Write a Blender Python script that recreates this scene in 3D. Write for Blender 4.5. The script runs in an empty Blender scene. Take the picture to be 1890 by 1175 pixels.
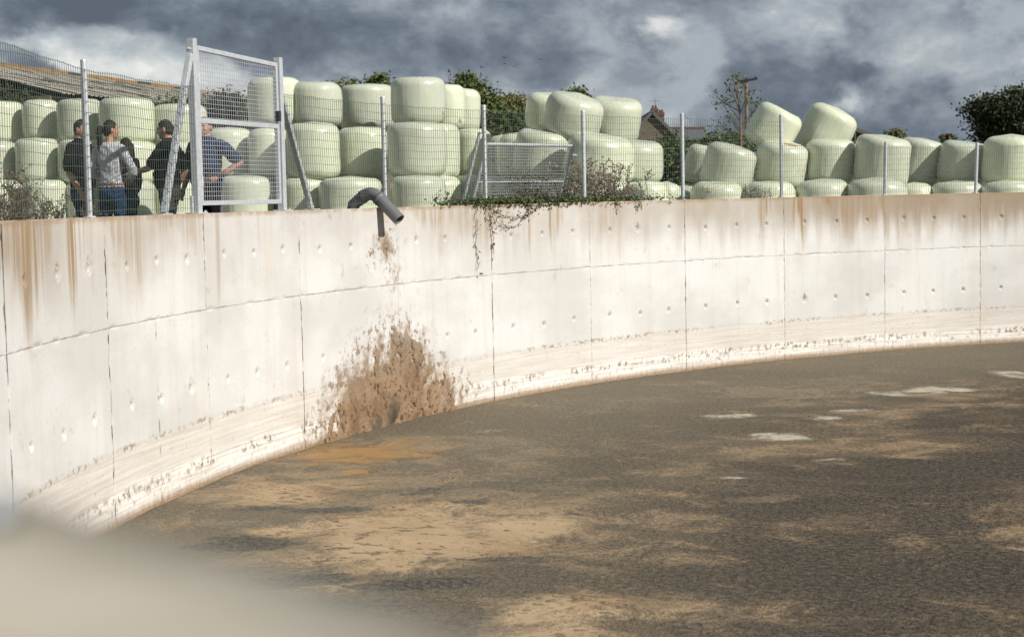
import bpy, bmesh, math, random
import numpy as np
from mathutils import Vector, Matrix, Quaternion
from mathutils.kdtree import KDTree

# ------------------------------------------------------------------ camera, sky, sun, exposure
S = bpy.context.scene
COL = S.collection
H = 2.889            # wall top above the slurry (z = 0)
ZC = H + .1142       # camera height
F = 2990.27          # focal length in photo pixels (photo 1890 wide)
PIT, ROL = .07505, -.02026
R0, CX, CY = 20.06648, 16.14179, 12.21228     # tank inner radius and centre
GZ = 2.32            # yard level
Uu = Vector((0, math.sin(PIT), math.cos(PIT)))
FW = Vector((0, math.cos(PIT), -math.sin(PIT)))
RT = math.cos(ROL) * Vector((1, 0, 0)) + math.sin(ROL) * Uu
UP = -math.sin(ROL) * Vector((1, 0, 0)) + math.cos(ROL) * Uu
CP = Vector((0, 0, ZC))
cam = bpy.data.cameras.new('camera')
co = bpy.data.objects.new('camera', cam)
COL.objects.link(co)
co.matrix_world = Matrix.Translation(CP) @ Matrix((RT, UP, -FW)).transposed().to_4x4()
cam.sensor_width = 36
cam.lens = F / 1890 * 36
cam.clip_start = .05
cam.clip_end = 3000
cam.dof.use_dof = True
cam.dof.focus_distance = 21
cam.dof.aperture_fstop = 3.4
S.camera = co

SUN_DIR = Vector((.83, -.56, 0)).normalized()
EL = math.radians(34)
SUN = (SUN_DIR * math.cos(EL) + Vector((0, 0, math.sin(EL)))).normalized()
sl = bpy.data.lights.new('sun', 'SUN')
sl.energy = 4.3
sl.angle = math.radians(.55)
sl.color = (1, .962, .90)
so = bpy.data.objects.new('sun', sl)
COL.objects.link(so)
so.rotation_euler = SUN.to_track_quat('Z', 'Y').to_euler()
so.location = (30, -20, 30)

W = bpy.data.worlds.new('World')
S.world = W
W.use_nodes = True


class NT:
    """small node helper"""
    def __init__(s, tree):
        s.t = tree
        s.n = tree.nodes
        s.l = tree.links

    def node(s, typ, **kw):
        n = s.n.new(typ)
        for k, v in kw.items():
            setattr(n, k, v)
        return n

    def put(s, sock, v):
        if v is None:
            return
        if hasattr(v, 'is_output'):
            s.l.new(v, sock)
        elif isinstance(v, (tuple, list)) and len(v) == 3 and sock.type == 'RGBA':
            sock.default_value = (*v, 1)
        else:
            sock.default_value = v

    def math(s, op, a, b=None, c=None, clamp=False):
        n = s.node('ShaderNodeMath', operation=op, use_clamp=clamp)
        for i, v in enumerate((a, b, c)):
            if v is not None:
                s.put(n.inputs[i], v)
        return n.outputs[0]

    def mul(s, a, b): return s.math('MULTIPLY', a, b)
    def add(s, a, b): return s.math('ADD', a, b)
    def sub(s, a, b): return s.math('SUBTRACT', a, b)

    def ss(s, v, a, b):       # smoothstep, a may exceed b
        n = s.node('ShaderNodeMapRange', interpolation_type='SMOOTHSTEP')
        s.put(n.inputs[0], v)
        if a < b:
            n.inputs[1].default_value, n.inputs[2].default_value = a, b
            n.inputs[3].default_value, n.inputs[4].default_value = 0, 1
        else:
            n.inputs[1].default_value, n.inputs[2].default_value = b, a
            n.inputs[3].default_value, n.inputs[4].default_value = 1, 0
        return n.outputs[0]

    def mix(s, f, a, b, blend='MIX'):
        n = s.node('ShaderNodeMix', data_type='RGBA', blend_type=blend)
        s.put(n.inputs[0], f)
        s.put(n.inputs[6], a)
        s.put(n.inputs[7], b)
        return n.outputs[2]

    def noise(s, vec, scale=1, detail=4, rough=.55, dist=0, out=0):
        n = s.node('ShaderNodeTexNoise')
        s.put(n.inputs['Vector'], vec)
        n.inputs['Scale'].default_value = scale
        n.inputs['Detail'].default_value = detail
        n.inputs['Roughness'].default_value = rough
        n.inputs['Distortion'].default_value = dist
        return n.outputs[out]

    def mapping(s, vec, scale=(1, 1, 1), loc=(0, 0, 0), rot=(0, 0, 0)):
        n = s.node('ShaderNodeMapping')
        s.put(n.inputs[0], vec)
        n.inputs[1].default_value = loc
        n.inputs[2].default_value = rot
        n.inputs[3].default_value = scale
        return n.outputs[0]

    def attr(s, name):
        n = s.node('ShaderNodeAttribute', attribute_name=name)
        return n.outputs['Fac']

    def ramp(s, f, stops):
        n = s.node('ShaderNodeValToRGB')
        e = n.color_ramp.elements
        while len(e) < len(stops):
            e.new(.5)
        for i, (p, c) in enumerate(stops):
            e[i].position = p
            e[i].color = (*c, 1)
        s.put(n.inputs[0], f)
        return n.outputs[0]


def build_world():
    W.node_tree.nodes.clear()
    g = NT(W.node_tree)
    out = g.node('ShaderNodeOutputWorld')
    sky = g.node('ShaderNodeTexSky', sky_type='NISHITA', sun_disc=False)
    sky.sun_elevation = EL
    sky.sun_rotation = math.atan2(SUN.x, SUN.y)
    sky.air_density = 1.2
    sky.dust_density = 1.5
    b1 = g.node('ShaderNodeBackground')
    g.put(b1.inputs[0], sky.outputs[0])
    b1.inputs[1].default_value = .085
    tc = g.node('ShaderNodeTexCoord').outputs['Generated']
    v = g.mapping(tc, scale=(1, 1, 1.5), loc=(.31, .0, .13))
    warp = g.noise(v, 9, 4, .5, out=1)
    vw = g.mix(.035, v, warp, 'ADD')
    sx = g.node('ShaderNodeSeparateXYZ')
    g.put(sx.inputs[0], tc)

    def patch(px, py, rx, ry, amp, s0):
        """a broad break (or thickening) of the cloud deck in one direction of the sky"""
        d = (FW + RT * ((px - 944.5) / F) + UP * ((587 - py) / F)).normalized()
        az = g.mul(g.sub(sx.outputs[0], d.x), F / rx)
        el = g.mul(g.sub(sx.outputs[2], d.z), F / ry)
        q = g.add(g.mul(az, az), g.mul(el, el))
        k = g.math('POWER', 2.718, g.mul(q, -1.0))
        return g.add(s0, g.mul(g.mul(k, g.ss(sx.outputs[1], 0, .3)), amp))
    br = g.mul(g.sub(g.noise(v, 4, 3, .5), .5), 1.2)
    for px, py, rx, ry, amp in ((130, 88, 150, 50, 1.1), (20, 75, 80, 22, .6), (300, 120, 150, 36, .7), (430, 160, 200, 40, .8), (640, 125, 110, 30, .75), (240, 15, 300, 40, -.6), (760, 70, 220, 55, -.55),
                                (1190, 45, 130, 22, .30), (1280, 85, 50, 26, .35), (1450, 55, 70, 30, .45), (1570, 190, 60, 30, .55), (1710, 85, 60, 40, .35), (1690, 180, 130, 40, .30),
                                (1010, 165, 130, 30, .35), (1550, 130, 130, 35, -.5), (1840, 60, 110, 60, -.55), (1300, 180, 160, 40, -.25), (1080, 5, 300, 16, -.4), (1650, 240, 300, 26, -.35)):
        br = patch(px, py, rx, ry, amp, br)
    nf = g.noise(vw, 9, 10, .56)
    n = g.sub(nf, g.mul(br, .125))
    deck = g.ss(n, .395, .485)
    # shading of the dark deck: undersides mottled, thin edges lighter
    m1 = g.noise(g.mapping(vw, loc=(.7, .2, .1)), 11, 9, .58)
    m2 = g.noise(g.mapping(vw, loc=(.1, .5, .9)), 27, 7, .6)
    sh = g.add(g.add(g.mul(g.sub(m1, .5), 2.9), g.mul(g.sub(m2, .5), 1.5)), g.add(.42, g.mul(g.sub(.58, n), 2.0)))
    dk = g.ramp(sh, [(0, (.088, .110, .142)), (.35, (.134, .163, .204)), (.68, (.212, .246, .290)), (1, (.33, .365, .40))])
    b1_ = g.noise(g.mapping(vw, loc=(.4, .8, .3)), 17, 9, .6)
    b2_ = g.add(.35, g.add(g.mul(g.sub(b1_, .5), 2.6), g.mul(br, .42)))
    lt = g.ramp(b2_, [(0, (.20, .238, .285)), (.45, (.36, .395, .43)), (1, (.76, .76, .735))])
    colr = g.mix(deck, lt, dk)
    b2 = g.node('ShaderNodeBackground')
    g.put(b2.inputs[0], colr)
    b2.inputs[1].default_value = .92
    mx = g.node('ShaderNodeMixShader')
    g.put(mx.inputs[0], g.math('MULTIPLY', g.ss(n, .40, .50), .90))
    mx.inputs[0].default_value = .9
    cover = g.add(g.mul(g.ss(n, .34, .44), .12), .86)
    g.l.new(cover, mx.inputs[0])
    g.l.new(b1.outputs[0], mx.inputs[1])
    g.l.new(b2.outputs[0], mx.inputs[2])
    g.l.new(mx.outputs[0], out.inputs[0])


build_world()
S.view_settings.view_transform = 'Standard'
S.view_settings.look = 'None'
S.view_settings.exposure = .38
S.view_settings.gamma = 1
S.view_settings.use_curve_mapping = False
S.cycles.max_bounces = 6
S.cycles.use_denoising = True

# ------------------------------------------------------------------ helpers
rng = np.random.default_rng(7)
random.seed(7)


def at(px, py, d):
    return CP + d * (FW + RT * ((px - 944.5) / F) + UP * ((587 - py) / F))


def proj(p):
    q = Vector(p) - CP
    d = q.dot(FW)
    return 944.5 + F * q.dot(RT) / d, 587 - F * q.dot(UP) / d, d


def ring_pt(a, r=R0, z=H):
    return Vector((CX + r * math.cos(a), CY + r * math.sin(a), z))


def rim_dr(a):
    """slight inward bulge of the rim beside the camera"""
    d = (np.degrees(a) - 217.6 + 180) % 360 - 180
    return -.082 * np.exp(-(d / 2.6) ** 2)


def ang_at(px, r=R0, z=H):
    lo, hi = math.radians(88), math.radians(186)
    for _ in range(50):
        m = (lo + hi) / 2
        if proj(ring_pt(m, r, z))[0] > px:
            lo = m
        else:
            hi = m
    return lo


def hz(x):
    return 381.3 - .02027 * x


def tag(o, label=None, cat=None, group=None, kind=None):
    if label: o['label'] = label
    if cat: o['category'] = cat
    if group: o['group'] = group
    if kind: o['kind'] = kind
    return o


def link(name, me, parent=None, mats=None):
    o = bpy.data.objects.new(name, me)
    COL.objects.link(o)
    if parent is not None:
        o.parent = parent
        o.matrix_parent_inverse = parent.matrix_world.inverted() if False else Matrix.Identity(4)
    if mats is not None and me is not None:
        for m in (mats if isinstance(mats, (list, tuple)) else [mats]):
            me.materials.append(m)
    return o


def empty(name, loc=(0, 0, 0), rz=0):
    o = bpy.data.objects.new(name, None)
    COL.objects.link(o)
    o.location = loc
    o.rotation_euler = (0, 0, rz)
    return o


class MB:
    """collects vertices and faces for ONE mesh"""
    def __init__(s):
        s.v = []
        s.f = []
        s.mi = []

    def addmesh(s, v, f, mi=0):
        b = len(s.v)
        s.v += [tuple(p) for p in v]
        s.f += [tuple(i + b for i in q) for q in f]
        s.mi += [mi] * len(f)
        return s

    def box(s, c, size, rot=None, mi=0):
        c = Vector(c)
        hx, hy, hz_ = size[0] / 2, size[1] / 2, size[2] / 2
        vs = []
        for x in (-hx, hx):
            for y in (-hy, hy):
                for z in (-hz_, hz_):
                    p = Vector((x, y, z))
                    if rot is not None:
                        p = rot @ p
                    vs.append(c + p)
        return s.addmesh(vs, [(0, 1, 3, 2), (4, 6, 7, 5), (0, 4, 5, 1), (2, 3, 7, 6), (0, 2, 6, 4), (1, 5, 7, 3)], mi)

    def bar(s, a, b, w, h=None, upv=(0, 0, 1), mi=0):
        """square-section bar between two points"""
        a, b = Vector(a), Vector(b)
        h = h or w
        d = (b - a)
        L = d.length
        d.normalize()
        u = Vector(upv)
        x = d.cross(u)
        if x.length < 1e-4:
            x = d.cross(Vector((1, 0, 0)))
        x.normalize()
        y = x.cross(d)
        vs = [p + x * sx * w / 2 + y * sy * h / 2 for p in (a, b) for sx, sy in ((-1, -1), (1, -1), (1, 1), (-1, 1))]
        return s.addmesh(vs, [(3, 2, 1, 0), (4, 5, 6, 7), (0, 1, 5, 4), (1, 2, 6, 5), (2, 3, 7, 6), (3, 0, 4, 7)], mi)

    def tube(s, pts, rad, n=8, cap=True, mi=0):
        pts = [Vector(p) for p in pts]
        if not hasattr(rad, '__len__'):
            rad = [rad] * len(pts)
        t0 = (pts[1] - pts[0]).normalized()
        x = t0.orthogonal().normalized()
        vs, fs = [], []
        for i, p in enumerate(pts):
            t = (pts[min(i + 1, len(pts) - 1)] - pts[max(i - 1, 0)]).normalized()
            x = (x - t * x.dot(t))
            if x.length < 1e-5:
                x = t.orthogonal()
            x.normalize()
            y = t.cross(x)
            for k in range(n):
                a = 2 * math.pi * k / n
                vs.append(p + (x * math.cos(a) + y * math.sin(a)) * rad[i])
        for i in range(len(pts) - 1):
            for k in range(n):
                k2 = (k + 1) % n
                fs.append((i * n + k, i * n + k2, (i + 1) * n + k2, (i + 1) * n + k))
        if cap:
            fs.append(tuple(reversed(range(n))))
            fs.append(tuple((len(pts) - 1) * n + k for k in range(n)))
        return s.addmesh(vs, fs, mi)

    def build(s, name, mats, parent=None, smooth=False, bevel=0):
        me = bpy.data.meshes.new(name)
        me.from_pydata(s.v, [], s.f)
        if any(s.mi):
            me.polygons.foreach_set('material_index', s.mi)
        if smooth:
            me.polygons.foreach_set('use_smooth', [True] * len(me.polygons))
        me.update()
        o = link(name, me, parent, mats)
        if bevel:
            m = o.modifiers.new('bevel', 'BEVEL')
            m.width = bevel
            m.segments = 2
            m.limit_method = 'ANGLE'
        return o


STUFF_PARTS = ('seed_heads', 'leaves', 'withered_leaves')


def np_mesh(name, V, Fq, mats, parent=None, smooth=True, attrs=None, uv=None):
    me = bpy.data.meshes.new(name)
    V = np.asarray(V, np.float32)
    Fq = np.asarray(Fq, np.int32)
    k = Fq.shape[1]
    me.vertices.add(len(V))
    me.vertices.foreach_set('co', V.ravel())
    me.loops.add(Fq.size)
    me.loops.foreach_set('vertex_index', Fq.ravel())
    me.polygons.add(len(Fq))
    me.polygons.foreach_set('loop_start', np.arange(0, Fq.size, k, dtype=np.int32))
    me.polygons.foreach_set('loop_total', np.full(len(Fq), k, np.int32))
    me.polygons.foreach_set('use_smooth', np.full(len(Fq), smooth))
    if uv is not None:
        l = me.uv_layers.new(name='UVMap')
        l.data.foreach_set('uv', np.asarray(uv, np.float32)[Fq.ravel()].ravel())
    for nm, a in (attrs or {}).items():
        t = me.attributes.new(nm, 'FLOAT', 'POINT')
        t.data.foreach_set('value', np.asarray(a, np.float32))
    me.update()
    me.validate()
    o = link(name, me, parent, mats)
    if name in STUFF_PARTS:
        o['kind'] = 'stuff'
    return o


def grid_faces(nu, nv):
    i = np.arange(nu - 1)[:, None] * nv + np.arange(nv - 1)[None, :]
    return np.stack([i, i + nv, i + nv + 1, i + 1], -1).reshape(-1, 4)


def _h(ix, iy, iz, seed):
    n = (ix.astype(np.int64) * 374761393 + iy.astype(np.int64) * 668265263 + iz.astype(np.int64) * 2147483647 + seed * 974711) & 0x7fffffff
    n = (n ^ (n >> 13)) * 1274126177 & 0x7fffffff
    n = (n ^ (n >> 16)) & 0xffff
    return n / 65535.0


def vnoise(x, y, z=None, seed=0):
    x, y = np.broadcast_arrays(np.asarray(x, float), np.asarray(y, float))
    z = np.zeros_like(x) if z is None else np.broadcast_to(np.asarray(z, float), x.shape)
    ix, iy, iz = np.floor(x), np.floor(y), np.floor(z)
    fx, fy, fz = x - ix, y - iy, z - iz
    fx, fy, fz = (t * t * (3 - 2 * t) for t in (fx, fy, fz))
    r = 0
    for a in (0, 1):
        for b in (0, 1):
            for c in (0, 1):
                w = (fx if a else 1 - fx) * (fy if b else 1 - fy) * (fz if c else 1 - fz)
                r = r + w * _h(ix + a, iy + b, iz + c, seed)
    return r


def fbm(x, y, z=None, seed=0, oct=4, gain=.5):
    a, r, t = 1.0, 0, 0
    for o in range(oct):
        k = 2 ** o
        r = r + a * vnoise(np.asarray(x) * k, np.asarray(y) * k, None if z is None else np.asarray(z) * k, seed + o * 17)
        t += a
        a *= gain
    return r / t


def sstep(v, a, b):
    t = np.clip((v - a) / (b - a), 0, 1)
    return t * t * (3 - 2 * t)


# ------------------------------------------------------------------ materials
def new_mat(name):
    m = bpy.data.materials.new(name)
    m.use_nodes = True
    g = NT(m.node_tree)
    p = g.n['Principled BSDF']
    return m, g, p


def simple_mat(name, col, rough=.7, metal=0, var=.15, scale=6, bump=0, bscale=40, spec=.5, randobj=0):
    m, g, p = new_mat(name)
    tc = g.node('ShaderNodeTexCoord').outputs['Object']
    n = g.noise(tc, scale, 5, .6)
    c = g.mix(n, tuple(x * (1 - var) for x in col), tuple(min(1, x * (1 + var)) for x in col))
    if randobj:
        oi = g.node('ShaderNodeObjectInfo').outputs['Random']
        k = g.add(1 - randobj / 2, g.mul(oi, randobj))
        hs = g.node('ShaderNodeHueSaturation')
        g.put(hs.inputs['Color'], c)
        g.put(hs.inputs['Value'], k)
        c = hs.outputs[0]
    g.put(p.inputs['Base Color'], c)
    p.inputs['Roughness'].default_value = rough
    p.inputs['Metallic'].default_value = metal
    p.inputs['Specular IOR Level'].default_value = spec
    if bump:
        b = g.node('ShaderNodeBump')
        b.inputs['Strength'].default_value = bump
        b.inputs['Distance'].default_value = .02
        g.put(b.inputs['Height'], g.noise(tc, bscale, 4, .6))
        g.l.new(b.outputs[0], p.inputs['Normal'])
    return m


def galv_mat(name='galvanised_steel', k=1.0):
    m, g, p = new_mat(name)
    tc = g.node('ShaderNodeTexCoord').outputs['Object']
    vor = g.node('ShaderNodeTexVoronoi')
    g.put(vor.inputs['Vector'], tc)
    vor.inputs['Scale'].default_value = 45
    n = g.noise(tc, 7, 5, .6)
    c = g.mix(g.add(g.mul(n, .6), g.mul(vor.outputs['Color'], .4)), (.30 * k, .32 * k, .34 * k), (.58 * k, .60 * k, .61 * k))
    g.put(p.inputs['Base Color'], c)
    p.inputs['Metallic'].default_value = .35
    p.inputs['Roughness'].default_value = .48
    return m


M = {}
M['galv'] = galv_mat(k=1.18)
M['wire'] = simple_mat('green_grey_wire', (.075, .10, .08), .6, 0, .2)
M['gate_wire'] = simple_mat('zinc_wire', (.50, .52, .55), .42, .35, .15)
M['pvc'] = simple_mat('grey_pvc', (.125, .128, .132), .45, 0, .12, 8)
M['plug'] = simple_mat('grout_plug', (.38, .355, .315), .85, 0, .25, 30, .3)
M['rust'] = simple_mat('rusty_steel', (.20, .10, .05), .85, 0, .4, 30, .4)
M['skin'] = simple_mat('skin', (.36, .20, .13), .55, 0, .08)
M['hair'] = simple_mat('brown_hair', (.016, .009, .006), .5, 0, .5, 60, .6, 90, .3)
M['hair_grey'] = simple_mat('dark_hair', (.018, .014, .012), .55, 0, .5, 60, .6, 90, .3)
M['black_cloth'] = simple_mat('black_cloth', (.007, .0075, .010), .9, 0, .25, 20, .5, 25, .12)
M['navy_cloth'] = simple_mat('navy_cloth', (.018, .032, .066), .9, 0, .25, 20, .5, 25, .15)
M['grey_cloth'] = simple_mat('grey_trousers', (.055, .052, .05), .9, 0, .3, 20, .5, 25, .15)
M['denim'] = simple_mat('blue_denim', (.017, .040, .088), .9, 0, .45, 14, .5, 30, .15)
M['dark_denim'] = simple_mat('dark_denim', (.010, .019, .040), .9, 0, .4, 14, .5, 30, .15)
M['shoe'] = simple_mat('dark_shoe', (.02, .017, .015), .6)
M['leather'] = simple_mat('tan_leather', (.22, .10, .035), .6)
M['eye'] = simple_mat('eye_dark', (.03, .02, .015), .25)
M['lip'] = simple_mat('lip', (.27, .11, .085), .5)


def stripe_mat():
    m, g, p = new_mat('striped_blouse')
    tc = g.node('ShaderNodeTexCoord').outputs['Object']
    sx = g.node('ShaderNodeSeparateXYZ')
    g.put(sx.inputs[0], g.mix(.01, tc, g.noise(tc, 6, 2, .5, out=1), 'ADD'))
    st = g.math('SINE', g.mul(sx.outputs[0], 2 * math.pi / .016))
    c = g.mix(g.ss(st, -.3, .5), (.50, .50, .52), (.27, .28, .31))
    g.put(p.inputs['Base Color'], c)
    p.inputs['Roughness'].default_value = .85
    b = g.node('ShaderNodeBump')
    b.inputs['Strength'].default_value = .7
    b.inputs['Distance'].default_value = .03
    g.put(b.inputs['Height'], g.noise(g.mapping(tc, (9, 9, 3)), 1.6, 3, .6))
    g.l.new(b.outputs[0], p.inputs['Normal'])
    return m


M['blouse'] = stripe_mat()


def bale_mat():
    m, g, p = new_mat('pale_green_bale_wrap')
    tc = g.node('ShaderNodeTexCoord').outputs['Object']
    oi = g.node('ShaderNodeObjectInfo').outputs['Random']
    vs = g.mapping(tc, (6, 6, .7))
    n1 = g.noise(vs, 1.5, 5, .6)
    n2 = g.noise(tc, 1.6, 3, .5)
    c = g.mix(n1, (.48, .512, .38), (.588, .613, .47))
    c = g.mix(g.mul(g.ss(n2, .5, .75), .35), c, (.61, .625, .49))
    dirt = g.noise(tc, 9, 6, .7)
    c = g.mix(g.mul(g.ss(dirt, .56, .72), .4), c, (.36, .36, .25))
    hs = g.node('ShaderNodeHueSaturation')
    g.put(hs.inputs['Color'], c)
    g.put(hs.inputs['Value'], g.add(.82, g.mul(oi, .25)))
    g.put(hs.inputs['Saturation'], g.add(.85, g.mul(oi, .25)))
    g.put(p.inputs['Base Color'], hs.outputs[0])
    g.put(p.inputs['Roughness'], g.add(.15, g.mul(n1, .2)))
    p.inputs['Specular IOR Level'].default_value = .55
    b = g.node('ShaderNodeBump')
    b.inputs['Strength'].default_value = .38
    b.inputs['Distance'].default_value = .035
    fold = g.noise(g.mapping(tc, (3.2, 3.2, 2.2), rot=(.3, .2, 0)), 1.5, 3, .5, 1.2)
    crease = g.math('ABSOLUTE', g.sub(fold, .5))
    h = g.add(g.mul(g.noise(g.mapping(tc, (9, 9, .7)), 1.3, 3, .55), .7), g.add(g.mul(g.noise(tc, 3, 2, .45), .5), g.mul(g.ss(crease, .0, .03), .07)))
    g.put(b.inputs['Height'], h)
    g.l.new(b.outputs[0], p.inputs['Normal'])
    return m


M['bale'] = bale_mat()
M['torn'] = simple_mat('torn_wrap_hay', (.33, .24, .12), .8, 0, .3, 20)
M['pale_torn'] = simple_mat('torn_wrap_edge', (.55, .45, .30), .7, 0, .3, 20)


def wall_mat(core=False):
    m, g, p = new_mat('concrete_core' if core else 'cast_concrete')
    uv = g.node('ShaderNodeUVMap', uv_map='UVMap').outputs[0]
    sx = g.node('ShaderNodeSeparateXYZ')
    g.put(sx.inputs[0], uv)
    s, z = sx.outputs[0], sx.outputs[1]

    def vec(a, b, off=0):
        n = g.node('ShaderNodeCombineXYZ')
        g.put(n.inputs[0], g.mul(s, a))
        g.put(n.inputs[1], g.mul(z, b))
        n.inputs[2].default_value = off
        return n.outputs[0]
    blot = g.noise(vec(.55, .8), 1, 5, .55)
    fine = g.noise(vec(18, 18, 3), 1, 5, .65)
    c = g.mix(g.ss(blot, .36, .62), (.505, .494, .473), (.61, .603, .585))
    oi = g.node('ShaderNodeObjectInfo').outputs['Random']
    c = g.mix(g.mul(oi, .16), c, (.46, .45, .43))
    c = g.mix(g.mul(g.ss(fine, .45, .8), .35), c, (.50, .47, .42))
    # blow holes
    hol = g.noise(vec(34, 34, 9), 1, 2, .5)
    c = g.mix(g.mul(g.ss(hol, .71, .76), .6), c, (.32, .28, .23))
    # faint vertical wash
    wash = g.noise(vec(5.5, .3, 5), 1, 5, .65)
    c = g.mix(g.mul(g.ss(wash, .48, .70), .36), c, (.50, .435, .36))
    top = g.ss(z, 1.75, H)
    c = g.mix(g.mul(g.mul(g.attr('grime'), g.ss(g.noise(vec(2.5, .8, 19), 1, 5, .6), .30, .62)), .75), c, (.36, .30, .23))
    grime = g.mul(g.attr('grime'), g.ss(g.add(g.noise(vec(5.5, .55, 2), 1, 6, .65), g.mul(top, .30)), .40, .74))
    c = g.mix(g.mul(grime, .9), c, (.27, .215, .155))
    rust = g.mul(g.attr('rust'), g.ss(g.noise(vec(12, .3, 7), 1, 5, .68), .38, .58))
    c = g.mix(g.mul(rust, .95), c, (.275, .18, .09))
    rust2 = g.mul(g.attr('rust'), g.ss(g.noise(vec(23, .3, 17), 1, 3, .6), .53, .66))
    c = g.mix(g.mul(g.mul(rust2, g.attr('rust')), .7), c, (.17, .115, .07))
    lip = g.mul(g.ss(z, H - .07, H - .005), g.ss(g.noise(vec(4, 3, 1), 1, 5, .65), .33, .58))
    lip = g.mul(lip, g.ss(g.attr('grime'), .0, .1))
    c = g.mix(g.mul(lip, .75), c, (.30, .19, .10))
    # fill marks of the slurry level
    zz = g.add(z, g.mul(g.sub(g.noise(vec(1.2, 1.2, 4), 1, 4, .6), .5), .09))
    band = g.ss(zz, .72, .66)
    lay = g.noise(vec(.8, 30, 6), 1, 6, .7)
    c = g.mix(g.mul(band, .5), c, g.mix(g.ss(lay, .3, .7), (.45, .37, .285), (.66, .62, .565)))
    white = g.mul(g.ss(zz, .36, .28), g.ss(lay, .40, .56))
    c = g.mix(g.mul(white, .75), c, (.74, .71, .67))
    grain = g.noise(vec(16, 26, 11), 1, 3, .7)

    def specks(z0, w, thr, amp, col, c, seed, sc=(13, 15)):
        d = g.math('ABSOLUTE', g.sub(zz, z0))
        k = g.ss(d, w, w * .25)
        nn = g.noise(vec(sc[0], sc[1], seed), 1, 4, .65)
        pr = g.noise(vec(.7, .2, seed + 3), 1, 3, .6)
        f = g.mul(g.mul(k, g.ss(nn, thr, thr + .07)), g.ss(pr, .36, .56))
        return g.mix(g.mul(f, amp), c, col)
    c = specks(.69, .05, .50, .75, (.22, .16, .10), c, 31)
    c = specks(.25, .085, .50, .85, (.17, .125, .08), c, 41, (11, 8))
    c = specks(.14, .06, .55, .7, (.22, .16, .10), c, 51, (15, 9))
    c = specks(.48, .2, .60, .6, (.30, .23, .15), c, 61, (14, 18))
    # drips below the tide lines
    brown = g.math('MULTIPLY', g.ss(g.add(z, g.mul(g.sub(g.noise(vec(14, 2, 3), 1, 4, .7), .5), .10)), .13, .01), 1)
    c = g.mix(g.mul(brown, .9), c, g.mix(g.ss(grain, .4, .6), (.30, .19, .095), (.19, .125, .07)))
    # mud splash stain
    st = g.attr('splash')
    sn = g.noise(vec(3.2, 3.0, 13), 1, 7, .68)
    f = g.ss(g.add(st, g.mul(g.sub(sn, .5), 2.1)), .18, .80)
    c = g.mix(g.mul(f, .95), c, g.mix(g.ss(g.noise(vec(2, 2, 23), 1, 4, .6), .4, .62), (.20, .125, .066), (.245, .172, .108)))
    spk = g.mul(g.ss(g.noise(vec(10, 8, 37), 1, 4, .7), .53, .60), g.ss(st, .03, .3))
    c = g.mix(g.mul(spk, .85), c, (.20, .135, .08))
    # joint dirt
    jd = g.mul(g.attr('joint'), g.ss(g.noise(vec(5, 5, 29), 1, 5, .7), .44, .62))
    c = g.mix(g.mul(jd, .7), c, (.27, .215, .155))
    cl = g.noise(g.node('ShaderNodeTexCoord').outputs['Object'], 2.5, 6, .65)
    nrm = g.node('ShaderNodeSeparateXYZ')
    g.put(nrm.inputs[0], g.node('ShaderNodeNewGeometry').outputs['Normal'])
    topf = g.ss(nrm.outputs[2], .5, .8)
    topc = g.mix(g.ss(cl, .35, .65), (.36, .315, .235), (.53, .485, .40))
    if core:
        c = g.mix(.55, c, (.46, .40, .33))
    c = g.mix(topf, c, topc)
    g.put(p.inputs['Base Color'], c)
    p.inputs['Roughness'].default_value = .88
    p.inputs['Specular IOR Level'].default_value = .25
    b = g.node('ShaderNodeBump')
    b.inputs['Strength'].default_value = .45
    b.inputs['Distance'].default_value = .012
    hh = g.add(g.mul(fine, .5), g.mul(g.mul(band, lay), .9))
    g.put(b.inputs['Height'], g.sub(hh, g.mul(hol, .3)))
    g.l.new(b.outputs[0], p.inputs['Normal'])
    return m


M['wall'] = wall_mat()
M['core'] = wall_mat(True)


def crust_mat():
    m, g, p = new_mat('splashed_mud_crust')
    tc = g.node('ShaderNodeTexCoord').outputs['Object']
    th = g.attr('thick')
    n = g.noise(tc, 2.3, 5, .6)
    n2 = g.noise(tc, 26, 4, .7)
    c = g.mix(g.ss(n, .38, .62), (.185, .112, .058), (.27, .178, .10))
    c = g.mix(g.attr('greyness'), c, (.30, .245, .18))
    c = g.mix(g.mul(g.ss(n2, .5, .7), .4), c, (.16, .09, .045))
    c = g.mix(g.attr('wet'), c, (.05, .038, .028))
    pit = g.noise(g.mapping(tc, (1, 1, .6)), 15, 4, .7)
    c = g.mix(g.mul(g.ss(pit, .56, .62), .85), c, (.055, .034, .018))  # dark specks painted in for the shade of small pits
    g.put(p.inputs['Base Color'], c)
    p.inputs['Roughness'].default_value = .8
    b = g.node('ShaderNodeBump')
    b.inputs['Strength'].default_value = .7
    b.inputs['Distance'].default_value = .03
    g.put(b.inputs['Height'], g.noise(tc, 34, 5, .7))
    g.l.new(b.outputs[0], p.inputs['Normal'])
    return m


M['crust'] = crust_mat()


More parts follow.
